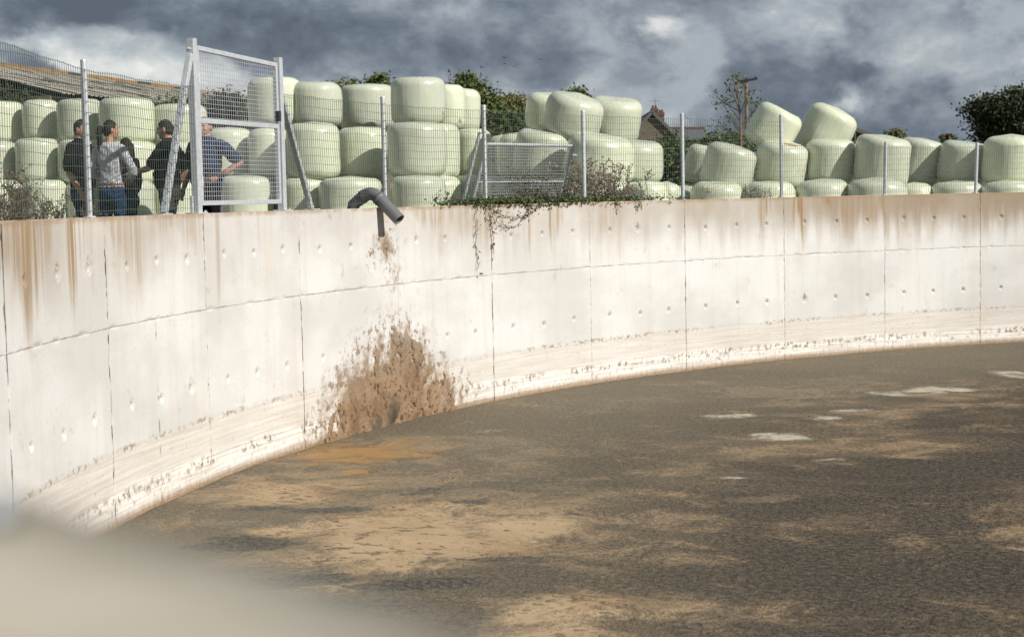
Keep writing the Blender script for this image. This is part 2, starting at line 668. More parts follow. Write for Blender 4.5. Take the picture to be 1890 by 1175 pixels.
def slurry_mat():
    m, g, p = new_mat('slurry_surface')
    pos = g.node('ShaderNodeNewGeometry').outputs['Position']
    tan, ora, pale, far, drk = (g.attr(k) for k in ('tan', 'orange', 'pale', 'olive', 'dark'))
    v = g.mapping(pos, (1, 1.0, 0), rot=(0, 0, .35))
    big = g.noise(g.mapping(v, (.55, .8, 1)), .7, 5, .6, .6)
    big2 = g.noise(g.mapping(v, (.42, .5, 1), loc=(3, 7, 0)), .9, 6, .62, .9)
    fib = g.noise(g.mapping(v, (1.0, 1.25, 1)), 1.25, 7, .66, .7)
    g1 = g.noise(g.mapping(v, (1, 1.1, 1)), 15, 4, .7)
    g2 = g.noise(g.mapping(v, (1.3, 1, 1), loc=(5, 2, 0)), 31, 3, .7)
    grain = g.add(g.mul(g1, .62), g.mul(g2, .38))
    spot = g.noise(g.mapping(v, (1, 1.5, 1)), 6.5, 5, .68)
    dark = g.mix(g.ss(grain, .42, .58), (.034, .023, .013), (.19, .142, .084))
    dark = g.mix(g.mul(g.ss(big, .38, .62), .55), dark, (.165, .115, .065))
    dark = g.mix(g.mul(g.ss(big2, .42, .58), .72), dark, g.mix(g.ss(grain, .42, .6), (.022, .016, .010), (.090, .070, .046)))
    murk = g.ss(g.add(g.attr('murk'), g.mul(g.sub(big2, .5), 2.4)), .15, .85)
    dark = g.mix(g.mul(murk, .62), dark, g.mix(g.ss(grain, .43, .60), (.020, .015, .010), (.112, .090, .061)))
    soft = g.ss(g.add(g.attr('soft'), g.add(g.mul(g.sub(fib, .5), 3.0), g.mul(g.sub(big2, .5), -2.6))), .25, .95)
    dark = g.mix(g.mul(soft, .85), dark, g.mix(g.ss(grain, .40, .60), (.19, .125, .066), (.36, .25, .14)))
    oliv = g.mix(g.ss(grain, .3, .7), (.135, .110, .072), (.245, .205, .140))
    c = g.mix(g.mul(far, .85), dark, oliv)
    # liquid tan patches with torn edges
    f = g.ss(g.add(tan, g.add(g.mul(g.sub(fib, .5), 2.1), g.add(g.mul(g.sub(spot, .5), .9), g.mul(g.sub(grain, .5), .9)))), .18, .86)
    # islets of crust floating on it
    isl = g.ss(g.add(g.mul(spot, .6), g.mul(fib, .5)), .60, .66)
    f = g.mul(f, g.sub(1, g.mul(isl, .8)))
    tcol = g.mix(g.ss(big, .35, .65), (.355, .228, .113), (.45, .322, .185))
    tcol = g.mix(g.mul(g.ss(fib, .45, .7), .4), tcol, (.25, .175, .097))
    c = g.mix(g.mul(f, .92), c, tcol)
    fo = g.ss(g.add(ora, g.add(g.mul(g.sub(fib, .5), 2.0), g.mul(g.sub(grain, .5), .4))), .35, .95)
    c = g.mix(g.mul(fo, .85), c, (.29, .16, .05))
    fp = g.ss(g.add(pale, g.add(g.mul(g.sub(fib, .5), 2.2), g.add(g.mul(g.sub(spot, .5), 1.2), g.mul(g.sub(grain, .5), .9)))), .46, .95)
    c = g.mix(g.mul(fp, .85), c, (.50, .43, .32))
    fd = g.ss(g.add(drk, g.add(g.mul(g.sub(spot, .5), 1.7), g.add(g.mul(g.sub(grain, .5), .8), g.mul(g.sub(fib, .5), 1.5)))), .34, .72)
    c = g.mix(g.mul(fd, .9), c, g.mix(g.ss(grain, .38, .64), (.020, .017, .014), (.160, .140, .110)))
    g.put(p.inputs['Base Color'], c)
    wet = g.math('MAXIMUM', g.math('MAXIMUM', f, fo), fp)
    g.put(p.inputs['Roughness'], g.sub(.72, g.mul(wet, .22)))
    p.inputs['Specular IOR Level'].default_value = .3
    b = g.node('ShaderNodeBump')
    b.inputs['Strength'].default_value = 1
    b.inputs['Distance'].default_value = .075
    rough = g.sub(1, g.mul(g.sub(wet, g.mul(g.mul(fd, wet), 1)), .93))
    hgt = g.mul(g.add(g.mul(grain, 1.0), g.mul(spot, .45)), g.mul(rough, g.sub(1, g.mul(soft, .45))))
    g.put(b.inputs['Height'], hgt)
    g.l.new(b.outputs[0], p.inputs['Normal'])
    return m


M['slurry'] = slurry_mat()


def ground_mat():
    m, g, p = new_mat('yard_ground')
    pos = g.node('ShaderNodeNewGeometry').outputs['Position']
    n = g.noise(pos, .35, 5, .6)
    n2 = g.noise(pos, 9, 5, .65)
    gravel = g.mix(n2, (.19, .165, .13), (.33, .29, .23))
    grass = g.mix(n2, (.045, .065, .02), (.10, .115, .04))
    d = g.node('ShaderNodeVectorMath', operation='LENGTH')
    g.put(d.inputs[0], pos)
    far = g.ss(d.outputs['Value'], 48, 62)
    c = g.mix(g.math('MAXIMUM', far, g.ss(n, .52, .62)), gravel, grass)
    g.put(p.inputs['Base Color'], c)
    p.inputs['Roughness'].default_value = .95
    b = g.node('ShaderNodeBump')
    b.inputs['Strength'].default_value = .6
    g.put(b.inputs['Height'], n2)
    g.l.new(b.outputs[0], p.inputs['Normal'])
    return m


M['ground'] = ground_mat()


def leaf_mat(name, c1, c2, rough=.55):
    m, g, p = new_mat(name)
    r = g.node('ShaderNodeNewGeometry').outputs['Random Per Island']
    tc = g.node('ShaderNodeTexCoord').outputs['Object']
    f = g.add(g.mul(r, .6), g.mul(g.noise(tc, .9, 3, .5), .5))
    c = g.mix(f, c1, c2)
    g.put(p.inputs['Base Color'], c)
    p.inputs['Roughness'].default_value = rough
    p.inputs['Specular IOR Level'].default_value = .3
    return m


M['leaf'] = leaf_mat('tree_leaves', (.045, .066, .018), (.125, .15, .045))
M['leaf_olive'] = leaf_mat('olive_leaves', (.085, .085, .03), (.19, .175, .075))
M['leaf_dark'] = leaf_mat('dark_tree_leaves', (.014, .021, .009), (.055, .065, .026))
M['leaf_hedge'] = leaf_mat('hedge_leaves', (.034, .056, .017), (.10, .13, .042))
M['leaf_ivy'] = leaf_mat('bramble_leaves', (.035, .055, .018), (.10, .125, .042), .45)
M['leaf_rusty'] = leaf_mat('autumn_leaves', (.09, .045, .018), (.20, .11, .05))
M['seed'] = leaf_mat('dry_seed_heads', (.085, .058, .040), (.20, .155, .115), .9)
M['seed_pale'] = leaf_mat('pale_seed_heads', (.22, .17, .13), (.40, .33, .26), .9)
M['stem'] = simple_mat('dry_stem', (.15, .10, .065), .9)
M['stem_green'] = simple_mat('bramble_stem', (.12, .085, .045), .8)
M['bark'] = simple_mat('bark', (.075, .055, .04), .9, 0, .35, 8, .6, 20)
M['bark_red'] = simple_mat('reddish_bark', (.19, .10, .055), .85, 0, .3, 8, .6, 20)
M['pole_wood'] = simple_mat('pole_wood', (.15, .105, .065), .85, 0, .3, 8, .4, 20)
M['dark_metal'] = simple_mat('dark_metal', (.05, .055, .06), .5, .5)
M['bird'] = simple_mat('bird_plumage', (.035, .033, .032), .8)
M['brick'] = simple_mat('chimney_brick', (.125, .06, .042), .9, 0, .4, 14, .5, 20)
M['slate'] = simple_mat('slate_roof', (.10, .105, .115), .7, 0, .3, 6)
M['trim'] = simple_mat('roof_trim', (.10, .10, .11), .7)
M['timber'] = simple_mat('truss_timber', (.12, .095, .08), .85, 0, .25, 10)
M['white_wall'] = simple_mat('white_sheeting', (.50, .51, .52), .75, 0, .12, 4)
M['inside'] = simple_mat('shed_inside_shade', (.02, .02, .021), .95)  # near-black colour stands in for the shade inside the open shed
M['rust_ridge'] = simple_mat('rusty_ridge', (.27, .15, .055), .8, 0, .45, 3)
M['mortar'] = simple_mat('roof_lath', (.055, .05, .045), .9)


def stone_mat():
    m, g, p = new_mat('rubble_stone')
    tc = g.node('ShaderNodeTexCoord').outputs['Object']
    vo = g.node('ShaderNodeTexVoronoi')
    g.put(vo.inputs['Vector'], g.mapping(tc, (3.2, 3.2, 5.2)))
    vo.inputs['Scale'].default_value = 1.2
    n = g.noise(tc, 8, 4, .6)
    c = g.mix(vo.outputs['Color'], (.10, .075, .055), (.19, .15, .12))
    c = g.mix(.4, c, g.mix(n, (.075, .055, .042), (.20, .16, .125)))
    g.put(p.inputs['Base Color'], c)
    p.inputs['Roughness'].default_value = .95
    return m


M['stone'] = stone_mat()


def sheet_mat():
    m, g, p = new_mat('weathered_roof_sheet')
    tc = g.node('ShaderNodeTexCoord').outputs['Object']
    oi = g.node('ShaderNodeObjectInfo').outputs['Random']
    n = g.noise(tc, 1.2, 6, .65)
    n2 = g.noise(g.mapping(tc, (4, .4, .4)), 2, 4, .6)
    c = g.mix(n, (.25, .225, .185), (.38, .35, .295))
    c = g.mix(g.mul(g.ss(n2, .5, .7), .4), c, (.13, .115, .09))
    hs = g.node('ShaderNodeHueSaturation')
    g.put(hs.inputs['Color'], c)
    g.put(hs.inputs['Value'], g.add(.85, g.mul(oi, .3)))
    g.put(p.inputs['Base Color'], hs.outputs[0])
    p.inputs['Roughness'].default_value = .9
    return m


M['sheet'] = sheet_mat()

# ------------------------------------------------------------------ the tank wall
JA = [179.13, 172.165, 165.306, 158.609, 151.672, 144.923, 137.876, 131.131, 124.198, 117.309, 110.925]
rest = 44
full = [math.radians(a) for a in JA]
span = 360 - (JA[0] - JA[-1])
full += [math.radians(JA[-1] - span * (k + 1) / rest) for k in range(rest - 1)]   # angles decrease to the right
NP = len(full)
A0 = full[0]


def s_of(a):
    return R0 * (A0 - a)


def s_px(px):
    return s_of(ang_at(px))


# stains, placed along the wall by arc length (metres): (photo x, half width m, strength, reach below the top m)
RUSTS = [(-30, 1.0, .7, .5), (28, .12, .9, .75), (45, .13, 1, 1.0), (62, .16, 1, .95), (85, .12, .5, .4), (128, .09, 1, 1.1), (134, .05, 1, .9), (150, .10, .6, .45), (160, .15, .3, .9),
         (215, .3, .5, .5), (245, .2, .55, .6), (300, .3, .5, .4), (347, .3, .45, .5), (400, .05, .8, 1.3), (475, .05, .3, .5), (640, .2, .3, .3), (735, .5, .4, .25), (800, .5, .6, .3), (850, .7, .35, .6),
         (900, .6, .45, .7), (975, .12, .6, .8), (1016, .05, 1.0, .85), (1029, .12, .6, .7), (1120, .5, .35, .5), (1290, .5, .2, .5),
         (1410, .16, .7, .5), (1430, .4, .3, .4), (1472, .14, 1.0, .72), (1480, .05, 1, .85), (1526, .12, .8, .35), (1575, .45, .5, .5), (1600, .4, .5, .6), (1628, .12, .7, .6), (1675, .5, .22, .6), (1720, .4, .2, .6), (1738, .1, .5, .5), (1790, .5, .18, .5), (1850, .9, .2, .7), (1960, 1.5, .25, .7)]
RS = [(s_px(a), b, c, d) for a, b, c, d in RUSTS]
GRIMES = [(60, 1.0, .55), (250, 1.5, .35), (900, 2.5, .35), (1150, 1.5, .45), (1330, 1.8, .55), (1450, 1.2, .6), (1560, 1.6, .95), (1700, 1.8, 1.0), (1850, 2.2, 1.0), (1990, 3, 1)]
GS = [(s_px(a), b, c) for a, b, c in GRIMES]
S_SPL = s_px(716)


def stain_attrs(s, z):
    top = H - z
    vary = .45 + 1.0 * vnoise(s * 7.0, s * 0, seed=77) + .35 * (vnoise(s * 19.0, s * 0, seed=78) - .5)
    r = np.zeros_like(s)
    for s0, w, k, L in RS:
        L = L * 1.05 * vary
        r = np.maximum(r, k * np.exp(-((s - s0) / w) ** 4) * (1 - sstep(top, L * .45, L)))
    gr = np.full_like(s, .12)
    for s0, w, k in GS:
        gr = np.maximum(gr, k * np.exp(-((s - s0) / w) ** 2))
    gr = gr * (1 - sstep(top / (.55 + .55 * vary), .15, .95))
    gr = gr + .02
    gr[(s > 30) | (s < -8)] = 0.0
    r[(s > 30) | (s < -8)] = 0.0
    d = s - S_SPL + .22 * np.clip(1 - z / 1.6, 0, 1)
    hw = (.22 + 1.95 * np.clip(1 - z / 2.0, 0, 1) ** .85) * (.75 + .5 * fbm(z * 3 + (d > 0) * 9, s * 1.5, seed=55, oct=3))
    m = 1 - sstep(np.abs(d - .04), hw * .3, hw * 1.35)
    m = m * (1 - .92 * sstep(z, .3, 1.75))
    # speckle directly under the pipe mouth
    up = np.exp(-((d + .07) / .13) ** 2 - ((z - 2.42) / .17) ** 2) * .8 + np.exp(-((d + .32 + (2.5 - z) * .45) / .16) ** 2 - ((z - 2.3) / .25) ** 2) * .36 + np.exp(-((d - .12) / .35) ** 2 - ((z - 2.15) / .35) ** 2) * .16
    return r, gr, np.clip(m * .95 + up, 0, 1)


ZJ = H - 1.0236
GAP = .0016
TIEF = (.205, .52, .825)


def coords(a, b, step, centres, fine, half):
    base = list(np.linspace(a, b, max(2, int(round((b - a) / step)) + 1)))
    for c in centres:
        if fine:
            base = [x for x in base if abs(x - c) > half]
            base += list(np.arange(c - half, c + half + 1e-6, fine))
    return np.array(sorted(base))


tank = None


def make_core():
    n = NP * 24
    a = np.linspace(0, 2 * np.pi, n + 1)[:-1]
    rin, rout = R0 + .06, R0 + .27
    zs = [(rin, -.6), (rin, H), (rout, H), (rout, GZ - .6)]
    zin = np.linspace(-.6, H, 30)
    prof = [(rin, zz) for zz in zin] + [(rout, H), (rout, GZ - .6)]
    V, UV = [], []
    for ang in a:
        dr = float(rim_dr(ang))
        for r, zz in prof:
            r = r + (dr if r < R0 + .1 else 0)
            V.append((CX + r * math.cos(ang), CY + r * math.sin(ang), zz))
    k = len(prof)
    V = np.array(V)
    i = np.arange(n)[:, None] * k
    j = ((np.arange(n)[:, None] + 1) % n) * k
    q = np.arange(k - 1)[None, :]
    Fq = np.stack([i + q, i + q + 1, j + q + 1, j + q], -1).reshape(-1, 4)
    an = np.arctan2(V[:, 1] - CY, V[:, 0] - CX)
    an = np.where(an > A0, an - 2 * np.pi, an)
    s = R0 * (A0 - an)
    z = V[:, 2]
    r, gr, sp = stain_attrs(s, z)
    o = np_mesh('tank_wall', V, Fq, [M['core']], None, False, dict(rust=r, grime=gr, splash=sp, joint=np.ones_like(s)), np.stack([s, z], 1))
    return tag(o, 'round pale cast concrete slurry tank wall with rust streaks and tide marks', 'wall')


tank = make_core()
plug_mesh = None


def plug_proto():
    global plug_mesh
    b = MB()
    n = 10
    vs = [(0, 0, .004)] + [(.021 * math.cos(t), .021 * math.sin(t), 0) for t in np.linspace(0, 2 * math.pi, n + 1)[:-1]]
    vs += [(.021 * math.cos(t), .021 * math.sin(t), -.02) for t in np.linspace(0, 2 * math.pi, n + 1)[:-1]]
    fs = [(0, 1 + k, 1 + (k + 1) % n) for k in range(n)] + [(1 + k, 1 + n + k, 1 + n + (k + 1) % n, 1 + (k + 1) % n) for k in range(n)]
    me = bpy.data.meshes.new('tie_plug')
    me.from_pydata(vs, [], fs)
    me.materials.append(M['plug'])
    plug_mesh = me


plug_proto()


def make_panel(k, upper):
    a, b = full[k], full[(k + 1) % NP]
    if b > a:
        b -= 2 * math.pi
    idx = k if k < NP - 1 else -1
    fine = (k <= 10) or (k == NP - 1)
    s0, s1 = s_of(a) + GAP, s_of(b) - GAP
    if k == NP - 1:
        s0, s1 = -2.4 + GAP, -GAP
        s0 = -(2 * math.pi * R0 - s_of(full[k])) + GAP
    z0, z1 = (ZJ + GAP * .7, H) if upper else (-.5, ZJ - GAP * .7)
    zt = 2.43 if upper else 1.06
    rs = np.random.default_rng(100 + k * 2 + upper)
    ties = [(s0 + (s1 - s0) * t + rs.normal(0, .012), zt + rs.normal(0, .012), rs.choice([.9, 1, 1.1, 1.35], p=[.3, .35, .25, .1])) for t in TIEF]
    if fine:
        us = coords(s0, s1, .04, [t[0] for t in ties], .009, .075)
        vs = coords(z0, z1, .04, [zt], .009, .085)
        eo = np.array([.006, .012, .018, .026])
        us = np.sort(np.concatenate([us, s0 + eo, s1 - eo]))
        vs = np.sort(np.concatenate([vs, z0 + eo, z1 - eo]))
    else:
        us = np.linspace(s0, s1, 33)
        vs = np.linspace(z0, z1, 6)
        ties = []
    Sg, Zg = np.meshgrid(us, vs, indexing='ij')
    Sg, Zg = Sg.copy(), Zg.copy()
    dep = np.zeros_like(Sg)                     # outward, away from the slurry
    dep += .006 * (fbm(Sg * .7, Zg * .7, seed=3 + k) - .5) + (rs.random() - .5) * .006
    if fine:
        ed = np.minimum(np.minimum(Sg - s0, s1 - Sg), np.minimum(Zg - z0, z1 - Zg if not upper else 9))
        # chipped, uneven arrises
        chip = fbm(Sg * 9, Zg * 9, seed=40 + k, oct=3)
        dep += .010 * sstep(chip, .55, .75) * (1 - sstep(ed, 0, .03))
        Sg[0, :] += (fbm(Zg[0] * 7, Zg[0] * 0 + k, seed=5) - .5) * .012
        Sg[-1, :] += (fbm(Zg[0] * 7, Zg[0] * 0 + k + 1, seed=5) - .5) * .012
        jz = (fbm(Sg[:, 0] * 6, Sg[:, 0] * 0, seed=9) - .5) * .012
        if upper:
            Zg[:, 0] += jz
            Zg[:, -1] += (fbm(Sg[:, 0] * 3, Sg[:, 0] * 0, seed=19) - .7) * .012
            dep[:, -1] += .004
        else:
            Zg[:, -1] += jz
        for ts, tz, sc in ties:
            d = np.hypot(Sg - ts, Zg - tz)
            d = d * (1 + .25 * (fbm(Sg * 40, Zg * 40, seed=k) - .5)) / sc
            dep += .0075 * (1 - sstep(d, .046, .060)) + .022 * (1 - sstep(d, .024, .032))
            dep -= .0015 * np.exp(-((d - .060) / .008) ** 2)
            if sc > 1.2:
                dep += .014 * (1 - sstep(np.hypot((Sg - ts + .012) * 1.3, Zg - tz - .04), .03, .05))
    ang = A0 - Sg / R0
    r = R0 + dep + rim_dr(ang)
    X, Y = CX + r * np.cos(ang), CY + r * np.sin(ang)
    V = np.stack([X, Y, Zg], -1).reshape(-1, 3)
    nu, nv = Sg.shape
    Fq = grid_faces(nu, nv)[:, ::-1]
    uv = np.stack([Sg, Zg], -1).reshape(-1, 2)
    # skirt back to the core, all round
    per = [i * nv for i in range(nu)] + [(nu - 1) * nv + j for j in range(1, nv)] + [i * nv + nv - 1 for i in range(nu - 2, -1, -1)] + [j for j in range(nv - 2, 0, -1)]
    per = np.array(per)
    back = V[per].copy()
    aa = np.arctan2(back[:, 1] - CY, back[:, 0] - CX)
    rb = R0 + .0595 + rim_dr(aa)
    back[:, 0] = CX + rb * np.cos(aa)
    back[:, 1] = CY + rb * np.sin(aa)
    n0 = len(V)
    m = len(per)
    q = np.arange(m)
    sk = np.stack([per, n0 + q, n0 + (q + 1) % m, per[(q + 1) % m]], -1)
    V = np.vstack([V, back])
    Fq = np.vstack([Fq, sk])
    uv = np.vstack([uv, uv[per]])
    s, z = uv[:, 0], uv[:, 1]
    rr, gr, sp = stain_attrs(s, z)
    ed = np.minimum(s - s0, s1 - s)
    ed2 = (z - z0) if upper else (z1 - z)
    jt = np.maximum(np.exp(-(ed / .013) ** 2) * (1 if not upper else .75), np.exp(-(ed2 / .010) ** 2) * .9) if fine else np.zeros_like(s)
    o = np_mesh('wall_panel', V, Fq, [M['wall']], tank, True, dict(rust=rr, grime=gr, splash=sp, joint=jt), uv)
    for ts, tz, sc in ties:
        if -1.5 < ts < 26:
            an = A0 - ts / R0
            p = bpy.data.objects.new('tie_plug', plug_mesh)
            COL.objects.link(p)
            p.parent = o
            n = Vector((-math.cos(an), -math.sin(an), 0))
            p.matrix_local = Matrix.Translation(ring_pt(an, R0 + .0255, tz)) @ n.to_track_quat('Z', 'Y').to_matrix().to_4x4() @ Matrix.Scale(float(sc), 4)


for k in range(NP):
    make_panel(k, True)
    make_panel(k, False)


def make_crust():
    sa, sb, za, zb = S_SPL - 2.3, S_SPL + 2.2, -.05, 2.75
    st = .0125
    us, vs = np.arange(sa, sb, st), np.arange(za, zb, st)
    Sg, Zg = np.meshgrid(us, vs, indexing='ij')
    d = Sg - S_SPL + .16 * np.clip(1 - Zg / 1.6, 0, 1)
    hw = .16 + 1.72 * np.clip(1 - Zg / 1.9, 0, 1) ** 1.05
    hw = hw * (.72 + .56 * fbm(Zg * 3.5 + (d > 0) * 9, Sg * 2, seed=56, oct=3))
    core = 1 - sstep(np.abs(d), hw * .15, hw * 1.35)
    core = core * (1 - .97 * sstep(Zg, .2, 1.75))
    up = .42 * np.exp(-((Sg - S_SPL + .05) / .11) ** 2 - ((Zg - 2.42) / .15) ** 2)
    big = fbm(Sg * 2.2, Zg * 1.8, seed=61, oct=5, gain=.55)
    mid = fbm(Sg * 7, Zg * 5, seed=71, oct=4, gain=.6)
    pit = fbm(Sg * 9, Zg * 6, seed=81, oct=3, gain=.6)
    gate_ = sstep(core + up, .02, .30)
    h = core * 1.25 + up + ((big - .5) * 1.6 + (mid - .5) * 1.6) * gate_ * (1 - .45 * core) - .50 - .4 * (1 - gate_)
    holes = sstep(pit, .57, .64) * (1 - .5 * sstep(core, .8, 1.0))
    h = h - holes * .9
    T = .048 * np.clip(h, -.5, 1.2) + .011 * np.sign(h) * np.minimum(np.abs(h) * 8, 1) + .006 * (mid - .5)
    T = np.where(Zg < .05, np.maximum(T, .004), T)
    ang = A0 - Sg / R0
    r = R0 - T
    V = np.stack([CX + r * np.cos(ang), CY + r * np.sin(ang), Zg], -1).reshape(-1, 3)
    Fq = grid_faces(*Sg.shape)[:, ::-1]
    keep = (T.reshape(-1)[Fq] > -.004).any(1) & (h.reshape(-1)[Fq] > -.12).any(1)
    Fq = Fq[keep]
    use = np.unique(Fq)
    mp = np.full(len(V), -1)
    mp[use] = np.arange(len(use))
    wet = np.exp(-((Sg - S_SPL + .03) / .16) ** 2) * (1 - sstep(Zg, .12, .55)) * sstep(fbm(Sg * 4, Zg * 2.5, seed=91), .30, .5) + .7 * sstep(fbm(Sg * 5, Zg * 2.0, seed=93), .52, .62) * (1 - sstep(Zg, .08, .30)) * (np.abs(Sg - S_SPL) < .6)
    grey = np.clip(sstep(Zg, .55, 1.3) * .75 + sstep(-d, .3, 1.1) * sstep(Zg, .45, .7) * .8, 0, .9)
    o = np_mesh('mud_splash', V[use], mp[Fq], [M['crust']], tank, True, dict(thick=h.reshape(-1)[use], wet=np.clip(wet, 0, 1).reshape(-1)[use], greyness=grey.reshape(-1)[use]))
    o['kind'] = 'stuff'
    o['label'] = 'crust of brown mud splashed up the wall below the pipe'


make_crust()

# ------------------------------------------------------------------ slurry and ground


def on_slurry(px, py):
    d = FW + RT * ((px - 944.5) / F) + UP * ((587 - py) / F)
    t = -ZC / d.z
    p = CP + d * t
    return p, t


PATCH = [  # photo x, y, half sizes in photo pixels, kind, strength
    (700, 950, 480, 150, 'soft', .85), (900, 850, 480, 70, 'soft', .5), (1050, 1140, 420, 70, 'soft', .7), (1500, 740, 500, 60, 'soft', .5), (600, 880, 300, 50, 'soft', .9), (1150, 780, 260, 40, 'soft', .45), (1450, 850, 300, 40, 'soft', .5), (1750, 730, 260, 40, 'soft', .6), (1250, 960, 300, 50, 'soft', .35), (1870, 985, 70, 25, 'soft', .4), (800, 830, 260, 30, 'soft', .8),
    (1600, 1000, 520, 170, 'murk', 1), (1300, 860, 300, 60, 'murk', .4), (1890, 800, 300, 90, 'murk', .5), (420, 1010, 130, 30, 'murk', .8), (600, 1085, 200, 40, 'murk', .8),
    (735, 975, 230, 66, 'tan', 1), (560, 900, 150, 18, 'tan', .75), (985, 962, 130, 26, 'tan', 1), (700, 1040, 110, 22, 'tan', .9), (470, 985, 80, 14, 'tan', .8),
    (860, 950, 260, 30, 'tan', .7), (610, 1090, 100, 18, 'tan', .6), (1050, 1140, 150, 42, 'tan', .85), (1290, 1140, 110, 26, 'tan', .55), (930, 880, 200, 25, 'tan', .35), (1500, 770, 160, 14, 'tan', .3),
    (350, 965, 90, 14, 'tan', .4), (1400, 925, 120, 10, 'tan', .4), (760, 830, 150, 25, 'tan', .35),
    (690, 836, 210, 24, 'orange', .95), (520, 890, 130, 14, 'orange', .45), (725, 832, 120, 10, 'orange', 1), (520, 905, 120, 22, 'tan', .7), (640, 880, 150, 16, 'tan', .55), (880, 985, 200, 30, 'tan', .8), (560, 975, 150, 16, 'tan', .7), (690, 872, 45, 6, 'orange', 1.1), (850, 828, 60, 8, 'orange', .6), (660, 895, 140, 10, 'orange', .4), (800, 985, 160, 25, 'orange', .3), (1060, 785, 40, 8, 'orange', .35),
    (1345, 884, 70, 5, 'pale', .9), (1465, 806, 58, 8, 'pale', 1), (1370, 768, 85, 6, 'pale', .75), (1525, 774, 55, 6, 'pale', .8), (1505, 845, 48, 5, 'pale', .75), (1755, 722, 85, 8, 'pale', 1), (1640, 729, 70, 5, 'pale', .65), (1870, 690, 45, 9, 'pale', .9),
    (1610, 757, 50, 4, 'pale', .7), (915, 795, 32, 5, 'pale', .8), (1400, 928, 100, 4, 'pale', .45), (1830, 800, 26, 4, 'pale', .6), (1870, 1000, 30, 25, 'pale', .4), (1000, 985, 130, 10, 'pale', .55), (1240, 886, 40, 4, 'pale', .5), (1390, 863, 30, 7, 'pale', .5),
    (1060, 740, 150, 8, 'pale', .22), (820, 910, 60, 6, 'pale', .4),
    (400, 1005, 120, 17, 'dark', .95), (560, 1065, 110, 20, 'dark', 1), (470, 930, 90, 10, 'dark', .7), (600, 935, 110, 9, 'dark', .8), (560, 1010, 90, 8, 'dark', .5), (770, 1078, 120, 14, 'dark', .9), (690, 1120, 160, 20, 'dark', .8), (930, 1030, 130, 12, 'dark', .6), (850, 1150, 80, 20, 'dark', .6),
    (880, 925, 60, 6, 'dark', .7), (760, 905, 90, 8, 'dark', .5), (700, 960, 40, 5, 'dark', .35), (1080, 945, 60, 10, 'dark', .4)]


def make_slurry():
    dx = .10
    n = int((2 * R0 + .6) / dx) + 1
    xs = CX - R0 - .3 + dx * np.arange(n)
    ys = CY - R0 - .3 + dx * np.arange(n)
    X, Y = np.meshgrid(xs, ys, indexing='ij')
    rr = np.hypot(X - CX, Y - CY)
    at_ = {k: np.zeros_like(X) for k in ('tan', 'soft', 'murk', 'orange', 'pale', 'dark', 'olive')}
    Xw = X + 1.9 * (fbm(X * .35, Y * .7, seed=21, oct=4) - .5) + .5 * (fbm(X * 1.6, Y * 2.6, seed=23, oct=3) - .5)
    Yw = Y + 2.3 * (fbm(X * .28, Y * .5, seed=22, oct=4) - .5) + .6 * (fbm(X * 1.4, Y * 2.0, seed=24, oct=3) - .5)
    for px, py, rx, ry, kind, amp in PATCH:
        c, t = on_slurry(px, py)
        wx = rx * t / F
        wy = max(.12, ry * t * t / (F * ZC))
        kx = min(1, .3 + wx * .5)
        ky = min(1, .2 + wy * .55)
        q = ((X + (Xw - X) * kx - c.x) / wx) ** 2 + ((Y + (Yw - Y) * ky - c.y) / wy) ** 2
        at_[kind] = np.maximum(at_[kind], amp * (1 - sstep(np.sqrt(q), *((.0, 1.7) if kind in ('soft', 'murk') else (.35, 1.45)))))
    # strips of slack liquid elsewhere in the tank, out of the frame
    off = (Y < 8) | (X > 12)
    at_['tan'] = np.maximum(at_['tan'], np.where(off, sstep(fbm(X * .25, Y * .5, seed=5), .52, .7) * .8, 0))
    at_['olive'] = sstep(rr, R0 - 7.5, R0 - 1.5) * sstep(np.arctan2(Y - CY, CX - X), -2, -1) * (.65 + .5 * fbm(X * .3, Y * .3, seed=8))
    Z = .022 * (fbm(X * .9, Y * 1.4, seed=12) - .5) + .012 * (fbm(X * 3, Y * 3, seed=14) - .5)
    V = np.stack([X, Y, Z], -1).reshape(-1, 3)
    Fq = grid_faces(n, n)
    keep = (rr.reshape(-1)[Fq] < R0 + .02).any(1)
    Fq = Fq[keep]
    use = np.unique(Fq)
    mp = np.full(len(V), -1)
    mp[use] = np.arange(len(use))
    o = np_mesh('slurry', V[use], mp[Fq], [M['slurry']], None, True, {k: v.reshape(-1)[use] for k, v in at_.items()})
    o['kind'] = 'structure'


make_slurry()


def make_ground():
    n = 220
    rads = [R0 + .268, R0 + 1, R0 + 3, R0 + 8, R0 + 16, R0 + 30, R0 + 60, R0 + 120, R0 + 300, R0 + 900]
    V, Fq = [], []
    for i in range(n):
        a = 2 * math.pi * i / n
        for r in rads:
            x, y = CX + r * math.cos(a), CY + r * math.sin(a)
            V.append((x, y, GZ))
    k = len(rads)
    for i in range(n):
        j = (i + 1) % n
        for q in range(k - 1):
            Fq.append((i * k + q, i * k + q + 1, j * k + q + 1, j * k + q))
    V = np.array(V)
    V[:, 2] += .05 * (fbm(V[:, 0] * .3, V[:, 1] * .3, seed=2) - .5)
    o = np_mesh('ground', V, Fq, [M['ground']])
    o['kind'] = 'structure'


make_ground()

# ------------------------------------------------------------------ fence
RF = R0 + .15


def post(px, h, parent, r=.032, lean=0):
    a = ang_at(px, RF)
    p = ring_pt(a, RF, H)
    b = MB()
    t = p + Vector((lean, 0, h))
    b.tube([p, t], r, 12)
    b.tube([t, t + Vector((0, 0, .012)), t + Vector((0, 0, .02))], [r * 1.08, r * 1.0, r * .4], 12)
    o = b.build('fence_post', M['galv'], parent, False)
    f = MB()
    f.tube([p + Vector((0, 0, 0)), p + Vector((0, 0, .012))], r * 2.0, 10)
    f.build('post_collar', M['galv'], o)
    return a


